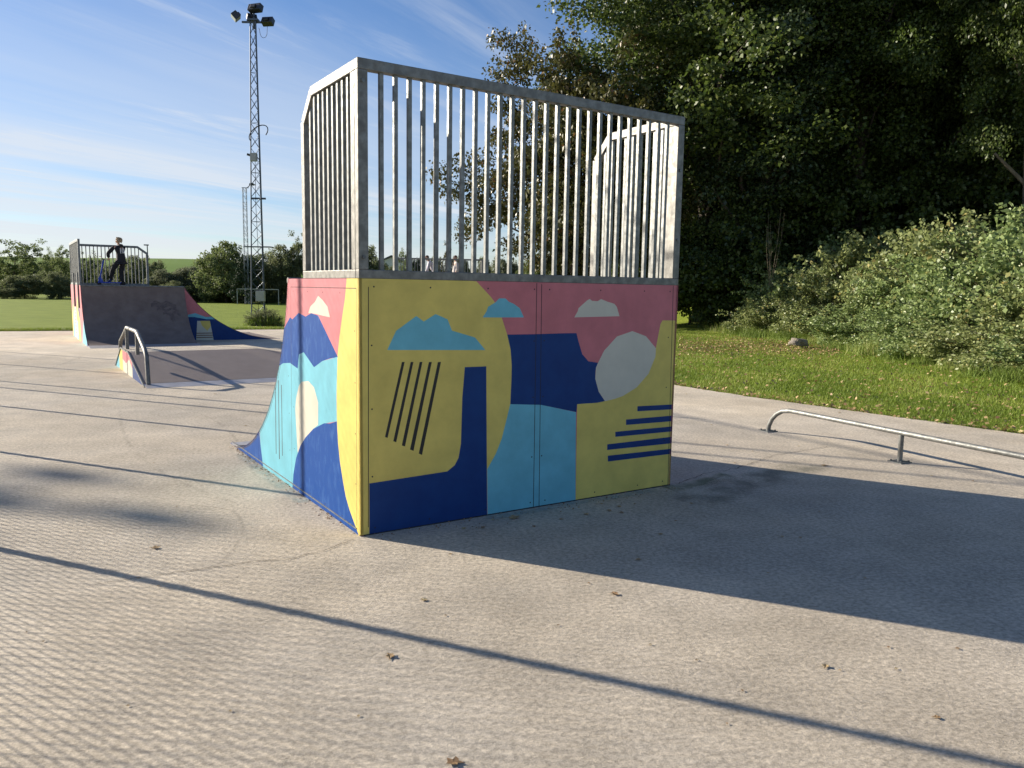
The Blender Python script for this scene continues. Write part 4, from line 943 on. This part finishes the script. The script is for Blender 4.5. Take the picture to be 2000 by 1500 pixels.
def tree(name, kind, seed, x, y, z, sc, label, cat='tree', group=None, leaf=None, bark='bark', rz=None, sxy=None):
    key = (kind, seed, leaf or kind, bark)
    if key not in PROTO:
        lm, bk = tree_proto(kind, seed) if (kind, seed) not in PROTO else PROTO[(kind, seed)]
        if (kind, seed) not in PROTO: PROTO[(kind, seed)] = (lm, bk)
        else: lm = lm.copy(); bk = bk.copy(); lm.materials.clear(); bk.materials.clear()
        lm.materials.append(L_[leaf or kind]); bk.materials.append(M[bark]); PROTO[key] = (lm, bk)
    lm, bk = PROTO[key]
    r = empty(name, (x, y, z), rz if rz is not None else random.uniform(0, 6.28)); s2 = sxy if sxy else sc; r.scale = (s2, s2, sc)
    tag(r, label, cat, group)
    c = bpy.data.objects.new('foliage' if cat in ('bush', 'bramble') else 'crown', lm); COL.objects.link(c); c.parent = r
    t = bpy.data.objects.new('stems' if cat in ('bush', 'bramble') else 'trunk', bk); COL.objects.link(t); t.parent = r
    return r
def bank_z(x, y):
    t = min(1, max(0, (x - (11.0 - .02 * y) + (y - 16) * .22) / 9)) * min(1, max(0, (60 - y) / 15)); return -.03 + 2.2 * t * t * (3 - 2 * t)
def T(px, depth, *a, **k):
    p = atd(px, depth); z = bank_z(p.x, p.y) if px > 1000 else -.03
    return a, p, z
def place(name, kind, seed, px, depth, sc, label, **k):
    p = atd(px, depth); z = bank_z(p.x, p.y) - .05
    return tree(name, kind, seed, p.x, p.y, z, sc, label, **k)

# the wood on the right, front edge
place('cherry_tree', 'cherry', 21, 1122, 33, 1.13, 'brownish turning tree at the left end of the wood, behind the near railing', rz=.4)
place('sycamore_tree', 'syc', 31, 1372, 34, 1.12, 'tall broad green tree rising above the right end of the near railing', leaf='syc', rz=1.0, sxy=1.36)
place('sycamore_tree', 'syc', 32, 1250, 40, .62, 'rounded green tree between the brown tree and the tallest broad tree', leaf='syc', rz=2.6)
place('ivy_clad_tree', 'ivy', 41, 1475, 31.5, 1.08, 'ivy-covered tree standing in front of the wood, right of the near ramp', rz=0)
place('woodland_tree', 'wood', 51, 1640, 31, 1.0, 'tall tree behind the middle of the bramble bank', leaf='wood')
place('sycamore_tree', 'syc', 31, 1800, 33, 1.0, 'tall leafy tree with drooping boughs behind the tallest brambles', leaf='wood', rz=4)
place('pale_trunk_tree', 'wood', 52, 1988, 26, .95, 'tree with a pale trunk at the right edge of the photo', leaf='syc', bark='barkpale', rz=1.2, sxy=.72)
place('woodland_tree', 'wood', 51, 2180, 24, 1.0, 'tree of the wood just past the right edge of the photo', leaf='wood')
i = 0
for px_, d_, s_ in ((1500, 40, 1.0), (1590, 37, .9), (1720, 40, 1.0), (1860, 39, 1.05), (1960, 34, .95), (2080, 33, 1.0), (1620, 50, 1.15), (1800, 50, 1.1), (1980, 46, 1.1), (2150, 42, 1.0), (2300, 30, 1.0), (1260, 52, .8), (2400, 22, .95)):
    place('woodland_tree', 'wood', 51 + i % 2, px_, d_, s_, 'tall dark tree standing deep in the shaded wood', group='trees inside the dark wood', leaf='wood', sxy=s_ * 1.1); i += 1
for px_, d_, s_ in ((1345, 33, 1.0), (1420, 31, 1.15), (1400, 38, 1.5), (1500, 34, 1.5), (1580, 32, 1.4), (1660, 35, 1.6), (1740, 31, 1.3), (1830, 36, 1.7), (1900, 30, 1.3), (1990, 29, 1.3), (2070, 27, 1.3), (2170, 30, 1.5), (1480, 44, 2.1), (1620, 44, 2.2), (1760, 44, 2.2), (1900, 44, 2.2), (2040, 40, 2.2), (2200, 38, 2.0), (1340, 44, 1.7), (1300, 60, 1.6), (1540, 56, 2.6), (1720, 56, 2.8), (1900, 56, 2.8), (2080, 52, 2.8)):
    place('understorey_shrub', 'under', 61 + i % 2, px_, d_, s_, 'dark leafy shrub filling the shade under the wood', cat='bush', group='shrubs under the dark wood', leaf='wood'); i += 1

# bramble bank: a mound of separate thickets, low in front, high behind
sil = [(1330, 612), (1400, 590), (1500, 530), (1560, 512), (1650, 490), (1700, 468), (1790, 455), (1850, 436), (2000, 440), (2200, 430)]
def silh(x):
    for (a, b), (c, d) in zip(sil, sil[1:]):
        if a <= x <= c: return b + (d - b) * (x - a) / (c - a)
    return sil[-1][1]
foot = [(1385, 640), (1470, 655), (1550, 664), (1640, 676), (1720, 690), (1800, 702), (1880, 716), (1960, 732), (2060, 748), (2180, 770)]
k = 0
LB = ['pale bramble thicket at the left foot of the bank, beside the shade', 'bramble thicket sprawling left of the grey stone', 'bramble thicket directly behind the grey stone', 'bramble thicket at the foot of the bank right of the stone']
for n_, (fx, fy) in enumerate(foot):
    f = at(fx, fy); dirv = Vector((.90, .45, 0)).normalized()
    for row, (off, frac) in enumerate(((.9, .42), (2.3, .72), (3.9, 1.0))):
        p = f + dirv * off + Vector((random.uniform(-.2, .2), random.uniform(-.2, .2), 0)); z = bank_z(p.x, p.y)
        # own height from the mound's profile
        pxx = 1000 + p.x / (p.y * math.cos(PITCH)) * FPX; htop = zat(silh(min(2150, max(1335, pxx))), p.y, pxx) - z
        frac = min(1.0, frac * (1.45 if n_ < 3 else 1.0)); h = max(.55, htop * frac * random.uniform(.92, 1.08)); s = h / 1.88
        lab = LB[n_] if row == 0 and n_ < 4 else ('dense bramble thicket on the sunlit bank before the wood')
        tree('bramble_thicket', 'bramble', 71 + k % 2, p.x, p.y, z - .05, s, lab, 'bramble', None if (row == 0 and n_ < 4) else 'bramble thickets on the bank', leaf='bramblewarm' if (n_ * 3 + row * 2) % 5 in (1, 3) else 'bramble', sxy=max(1.05, min(1.7, s * 1.15)))
        k += 1

# hedges, bushes and trees beyond the field
def far(kind, seed, px_, ytop, depth, leaf, label, width=None, group=None, name='field_edge_tree', cat='tree'):
    hh = {'round': 6.3, 'airy': 7.1, 'conifer': 6.2}[kind]; w0 = {'round': 6.2, 'airy': 5.6, 'conifer': 4.4}[kind]
    p = atd(px_, depth); h = zat(ytop, depth, px_) + .05; s = h / hh; sxy = (width / FPX * depth / w0) if width else s
    tree(name, kind, seed, p.x, p.y, -.08, s, label, cat, group, leaf=leaf, sxy=sxy)
far('airy', 81, 30, 470, 72, 'fargreen', 'open-crowned tall tree at the left edge beyond the field', 105)
far('airy', 82, 95, 489, 88, 'fargreen', 'small airy tree poking above the dark hedge on the left', 40)
far('airy', 81, 126, 484, 78, 'fargreen', 'light green tree just left of the far ramp railing', 45)
far('round', 83, 45, 532, 66, 'far', 'bush in front of the pale-roofed shed at the far left', 75, name='field_edge_bush', cat='bush')
far('round', 84, 112, 530, 66, 'far', 'bush between the shed roof and the far ramp', 60, name='field_edge_bush', cat='bush')
far('round', 83, 10, 560, 64, 'far', 'low bush at the far left edge of the field', 50, name='field_edge_bush', cat='bush')
for q_, (a, b, c) in enumerate(((70, 506, 92), (110, 504, 92), (150, 506, 92), (190, 508, 92), (15, 512, 92), (-40, 500, 92), (232, 510, 92), (-100, 500, 90))):
    far('round', 83 + q_ % 2, a, b, c, 'far', 'dark tall hedge tree in the row behind the sheds', 60, group='hedge trees behind the sheds')
far('airy', 82, 178, 496, 78, 'fargreen', 'light tree seen through the far ramp railing, left part', 44)
far('round', 83, 215, 520, 70, 'far', 'bush seen through the middle of the far ramp railing', 55, name='field_edge_bush', cat='bush')
far('round', 84, 262, 500, 68, 'far', 'tree seen behind the child in black', 62)
far('round', 83, 296, 505, 80, 'far', 'dark tree right of the far ramp railing end', 48)
far('round', 84, 318, 527, 64, 'fargrey', 'grey-green willow bush right of the far ramp railing', 66, name='field_edge_bush', cat='bush')
far('round', 83, 362, 515, 65, 'fargrey', 'grey-green willow bush below the pasture hill', 74, name='field_edge_bush', cat='bush')
far('round', 84, 338, 548, 62, 'far', 'low grey bush under the willow bushes', 60, name='field_edge_bush', cat='bush')
far('round', 84, 440, 474, 63, 'fargreen', 'big rounded tree left of the slim mast', 112)
far('conifer', 85, 477, 500, 60, 'conifer', 'dark green cypress in front of the big rounded tree', 62)
far('round', 83, 500, 488, 66, 'far', 'dark tree behind the tall lattice mast', 70)
far('round', 84, 548, 480, 64, 'far', 'dark tree right of the tall lattice mast', 76)
far('airy', 82, 585, 462, 64, 'far', 'tree partly hidden by the near ramp railing', 70)
far('round', 83, 640, 470, 66, 'far', 'tree seen through the left side railing of the near ramp', 80)
far('round', 84, 712, 480, 66, 'far', 'dark tree beside the corner post of the near railing', 70)
for q_, (a, b) in enumerate(((412, 566), (445, 570), (385, 572), (530, 572), (478, 574))):
    far('round', 83 + q_ % 2, a, b, 64, 'fargreen', 'low scrub bush along the far edge of the field', 52, group='low scrub bushes along the far field edge', name='scrub_bush', cat='bush')
far('airy', 81, 787, 488, 80, 'fargreen', 'bushy tree right of the gabled house, behind the bars', 34)
far('round', 83, 810, 498, 84, 'conifer', 'small dark tree behind the bending child', 32)
far('round', 84, 845, 503, 84, 'far', 'dark bush behind the bending child', 40)
far('airy', 82, 872, 480, 82, 'cherry', 'thin-crowned brown tree between the two distant children', 32)
far('round', 83, 900, 497, 80, 'far', 'dark tree behind the upright child', 40)
far('round', 84, 942, 503, 64, 'far', 'dark bush right of the distant ramp', 46)
far('round', 83, 985, 498, 60, 'fargrey', 'olive bush behind the near railing, left of the brown tree', 60)
far('round', 84, 1040, 492, 58, 'fargreen', 'green bush behind the foot of the brown tree', 70)
far('round', 83, 1110, 485, 56, 'far', 'dark bush behind the trunk of the brown tree', 90)
far('round', 84, 1200, 470, 54, 'far', 'dark bush behind the right part of the near railing', 100)
far('round', 84, 755, 520, 76, 'far', 'low bush hiding the foot of the gabled house', 36, name='field_edge_bush', cat='bush')
p = at(515, 634); tree('mast_foot_bush', 'bramble', 71, p.x, p.y, -.08, .36, 'grassy bush growing round the foot of the tall mast', 'bush', leaf='far', sxy=.42)

# turf: blades on the near lawn, long grass at the foot of the brambles
def pad_inside(x, y): return inside((x, y), PAD)
def blades(n, region, h, w, rng, leaf, name, label, keep=None):
    P = region(n, rng); P = P[[not pad_inside(a, b) for a, b in P[:, :2]]]
    n = len(P); a = rng.uniform(0, 6.28, n); hh = h * rng.uniform(.5, 1.3, n) * (1 if h < .2 else (.45 + .8 * (np.sin(P[:, 0] * 2.3 + P[:, 1]) > .1) + .5 * (np.sin(P[:, 1] * 5.1 - P[:, 0]) > .6))); ww = w * rng.uniform(.7, 1.3, n)
    lean = rng.normal(size=(n, 2)) * (hh * .45)[:, None]
    V = np.zeros((n, 3, 3)); V[:, 0, :] = P; V[:, 1, :] = P
    V[:, 0, 0] += np.cos(a) * ww; V[:, 0, 1] += np.sin(a) * ww; V[:, 1, 0] -= np.cos(a) * ww; V[:, 1, 1] -= np.sin(a) * ww
    V[:, 2, 0] = P[:, 0] + lean[:, 0]; V[:, 2, 1] = P[:, 1] + lean[:, 1]; V[:, 2, 2] = P[:, 2] + hh
    g = .5 + .25 * np.sin(P[:, 0] * 2.1 + 1.3 * np.sin(P[:, 1] * 1.7)) + rng.normal(0, .22, n)
    o = link_mesh(name, quads_mesh(name, V, np.clip(g, 0, 1)), L_[leaf]); tag(o, label, 'grass', kind='stuff')
def lawn_region(n, rng):
    y = 7 + 26 * rng.uniform(0, 1, n) ** 1.7; left = np.interp(y, [4, 7, 8.27, 9.35, 10.45, 12.2, 14.1, 24, 34], [8.6, 6.5, 5.45, 4.55, 3.7, 2.5, 1.95, 1.25, .8]); x = left + (rng.uniform(0, 1, n) ** 1.25) * (.70 * y + 1.2 - left)
    return np.stack([x, y, np.array([bank_z(a, b) for a, b in zip(x, y)])], -1)
rg = np.random.default_rng(77)
blades(210000, lawn_region, .055, .0055, rg, 'blade', 'lawn_grass', 'short green lawn grass between the pad and the brambles')
def edge_region(n, rng):
    t = rng.uniform(0, 1, n); x = -15 + 9.5 * t - .2; y = np.interp(x, [-40, -14.72, -7.02, -5.6], [10.6, 22.45, 26.08, 27.2]) + np.abs(rng.normal(0, .5, n)); return np.stack([x, y, np.full(n, -.03)], -1)
blades(26000, edge_region, .09, .008, rg, 'blade', 'edge_grass', 'grass fringe along the far edge of the concrete')
def foot_region(n, rng):
    fx = rng.uniform(0, len(foot) - 1.001, n); i0 = fx.astype(int); F = np.array([tuple(at(*q_))[:2] for q_ in foot]); base = F[i0] + (F[i0 + 1] - F[i0]) * (fx - i0)[:, None]
    off = rng.normal(.15, .38, n); c = np.sin(fx * 9) * .25; P = base + np.array([.90, .45]) * (off + c)[:, None]
    return np.stack([P[:, 0], P[:, 1], np.array([bank_z(a, b) for a, b in P])], -1)
blades(42000, foot_region, .21, .007, rg, 'long', 'long_grass', 'long pale grass at the foot of the bramble bank')
def mast_region(n, rng):
    p = at(515, 634); return np.stack([p.x + rng.normal(0, .26, n), p.y + rng.normal(0, .2, n), np.full(n, -.03)], -1)
blades(3000, mast_region, .24, .010, rg, 'long', 'rank_grass', 'rank grass round the foot of the tall mast')
# fallen leaves on the lawn (countless)
def litter():
    rng = np.random.default_rng(8); y = 8 + 20 * rng.uniform(0, 1, 2800) ** 1.2; left = np.interp(y, [4, 7, 8.27, 9.35, 10.45, 12.2, 14.1, 24, 34], [8.6, 6.5, 5.45, 4.55, 3.7, 2.5, 1.95, 1.25, .8]); x = left + rng.uniform(0, 1, 2800) * (.66 * y - left)
    c = [at(rng.uniform(1325, 1640), 668 + rng.normal(0, 9) + 14 * rng.uniform()) for _ in range(3800)]; x = np.concatenate([x, [p.x for p in c]]); y = np.concatenate([y, [p.y for p in c]])
    tt = rng.uniform(0, 1, 620); ey = 7.5 + tt * 9; ex = np.interp(ey, [4, 7, 8.27, 9.35, 10.45, 12.17, 14.1, 24], [8.6, 6.5, 5.49, 4.6, 3.75, 2.567, 2.0, 1.3]) + rng.normal(.03, .07, 620) + .12 * (rng.uniform(0, 1, 620) > .8); x = np.concatenate([x, ex]); y = np.concatenate([y, ey])
    sel = [i for i in range(len(x)) if (not pad_inside(x[i], y[i])) or rng.uniform() < (.6 if i >= len(x) - 620 else .04)]; x = x[sel]; y = y[sel]
    z = np.array([bank_z(a, b) if not pad_inside(a, b) else .004 for a, b in zip(x, y)]) + rng.uniform(.012, .045, len(x)); P = np.stack([x, y, z], -1)
    Q = leaf_quads(P, .055, rng, .8, 1.2); o = link_mesh('fallen_leaf_litter', quads_mesh('fallen_leaf_litter', Q, rng.uniform(0, 1, len(Q))), M['leafdry']); tag(o, 'scatter of brown and yellow fallen leaves over the lawn', 'leaves', kind='stuff')
litter()
# single fallen leaves and crumbs on the concrete
def leaf_object(px_, py_, size, label, group=None, seed=0, rz=None):
    size *= .8
    p = at(px_, py_); rng = random.Random(seed); V = [(0, 0, .004)]; F = []; n = 13
    for i in range(n):
        a = 2 * math.pi * i / n; r = size * (.5 + .18 * math.cos(5 * a) + rng.uniform(-.06, .06)) * (1.25 if i == 0 else 1)
        V.append((r * math.cos(a), r * math.sin(a) * .8, .005 + size * .13 * abs(math.sin(a)) * rng.uniform(.5, 1.2)))
    for i in range(n): F.append((0, 1 + i, 1 + (i + 1) % n))
    me = bpy.data.meshes.new('fallen_leaf'); me.from_pydata(V, [], F); a = me.attributes.new('tone', 'FLOAT', 'FACE'); t = rng.uniform(.35, 1)
    a.data.foreach_set('value', [min(1, max(0, t + rng.uniform(-.1, .1))) for _ in F]); me.update()
    o = link_mesh('fallen_leaf', me, M['leafdry']); o.location = p; o.rotation_euler = (0, 0, rng.uniform(0, 6.28)); s = o.modifiers.new('t', 'SOLIDIFY'); s.thickness = .0012
    tag(o, label, 'leaf', group)
leaf_object(886, 1491, .055, 'curled brown leaf at the bottom edge of the photo', seed=1)
leaf_object(762, 1283, .048, 'pale curled leaf beside the long post shadow', seed=2)
leaf_object(828, 1173, .035, 'small tan leaf in front of the near ramp corner', seed=3)
leaf_object(304, 1071, .055, 'pale leaf lying left of the near ramp', seed=4)
leaf_object(1200, 1161, .045, 'yellowish leaf just below the ramp shadow edge', seed=5)
leaf_object(1613, 1303, .035, 'small yellow leaf on the sunlit concrete at lower right', seed=6)
leaf_object(1830, 1403, .028, 'dark crumpled leaf near the lower right corner', seed=7)
leaf_object(1247, 1094, .035, 'yellow leaf inside the ramp shadow', seed=8)
leaf_object(1610, 910, .06, 'orange leaf on sunlit concrete above the shadow edge', seed=9)
leaf_object(1005, 1012, .085, 'large brown leaf against the foot of the back panel', seed=10)
for i, (a, b, s_) in enumerate(((944, 1031, .05), (906, 1033, .05), (962, 1016, .03), (1145, 1005, .055), (1190, 998, .05), (1209, 990, .045), (1214, 1002, .04), (1096, 1015, .04), (1043, 1029, .04), (1290, 1044, .04), (1175, 985, .03), (1130, 992, .03), (1240, 985, .03),
        (1528, 1049, .03), (1563, 1051, .03), (1320, 1018, .03), (1350, 984, .03), (1500, 1120, .022), (1735, 1265, .022), (1870, 1268, .03), (1750, 1307, .022), (1640, 1310, .015), (1450, 1350, .02), (1360, 1290, .018), (1090, 1222, .02), (1150, 1140, .025), (870, 1203, .016), (700, 1400, .02),
        (450, 1390, .02), (250, 1380, .02), (310, 1145, .022), (690, 990, .016), (880, 1083, .03), (270, 1130, .022), (85, 1254, .018), (52, 1236, .014), (500, 912, .03), (345, 990, .018), (225, 1000, .014), (1270, 1260, .02), (1420, 1415, .015), (1690, 1130, .02), (1220, 890, .03),
        (1420, 870, .04), (1470, 882, .03), (1435, 905, .03), (1560, 872, .03), (1390, 830, .035), (1600, 1000, .02), (1900, 940, .03), (1820, 930, .03), (1640, 806, .05), (1340, 770, .04), (1770, 980, .02), (1955, 880, .03), (480, 832, .04), (420, 770, .05), (155, 700, .05), (60, 702, .06), (300, 905, .02))):
    leaf_object(a, b, s_ * (.62 if b > 1060 else .75), 'small dry leaf or crumb scattered on the concrete', 'small leaves scattered on the concrete', seed=20 + i)
# grit and leaf crumbs gathered along the foot of the near ramp's painted side and back
def grit():
    rng = np.random.default_rng(19); n = 420; t = rng.uniform(0, 1, n) ** .8; s = np.array([-math.sin(YAW), math.cos(YAW)]); w = np.array([math.cos(YAW), math.sin(YAW)])
    k = rng.uniform(0, 1, n) < .6; P = np.array([CX, CY]) + np.where(k[:, None], s * (t * 3.0)[:, None] - w * np.abs(rng.normal(.015, .03, n))[:, None], w * (t * 2.48)[:, None] - s * np.abs(rng.normal(.03, .09, n))[:, None])
    Q = leaf_quads(np.stack([P[:, 0], P[:, 1], np.full(n, .003)], -1), .014, rng, .8, .3); o = link_mesh('grit_and_crumbs', quads_mesh('grit_and_crumbs', Q, rng.uniform(0, .5, n)), M['leafdry'])
    tag(o, 'dark grit and leaf crumbs along the foot of the near ramp', 'grit', kind='stuff')
grit()
# stone
def stone():
    p = at(1560, 678); bm = bmesh.new(); bmesh.ops.create_icosphere(bm, subdivisions=3, radius=1); rng = random.Random(2)
    for v in bm.verts:
        n = v.co; f = 1 + .16 * math.sin(3.1 * n.x + 2) * math.cos(2.7 * n.y) + .10 * math.sin(6 * n.z + n.x * 5) + rng.gauss(0, .015); v.co = Vector((n.x * .30 * f, n.y * .2 * f, max(-.3, min(.62, n.z)) * .2 * f))
    me = bpy.data.meshes.new('stone'); bm.to_mesh(me); bm.free(); o = link_mesh('stone', me, M['stone']); o.location = (p.x, p.y, .10); o.rotation_euler = (0, .1, .4)
    tag(o, 'grey brown boulder on the lawn at the foot of the brambles', 'stone')
stone()
# bare stalks in front of the dark wood
def stalks():
    p = atd(1498, 27.0); r = empty('dead_sapling', (p.x, p.y, bank_z(p.x, p.y))); tag(r, 'bare dead sapling standing before the dark wood', 'sapling'); rng = random.Random(6); mb = MB()
    for i in range(7):
        a = rng.uniform(0, 6.28); h = rng.uniform(3.2, 4.5); sp = rng.uniform(.1, .5)
        pts = [Vector((0, 0, 0)), Vector((math.cos(a) * sp * .3, math.sin(a) * sp * .3, h * .5)), Vector((math.cos(a) * sp, math.sin(a) * sp, h * .8)), Vector((math.cos(a) * sp * 1.2, math.sin(a) * sp * 1.2, h))]
        mb.tube(pts, [.006, .005, .004, .002], 5, cap=False)
        q_ = pts[2]; mb.tube([q_, q_ + Vector((rng.uniform(-.3, .3), rng.uniform(-.3, .3), .35))], [.005, .002], 4, cap=False)
    mb.build('stems', M['barkpale'], r)
stalks()
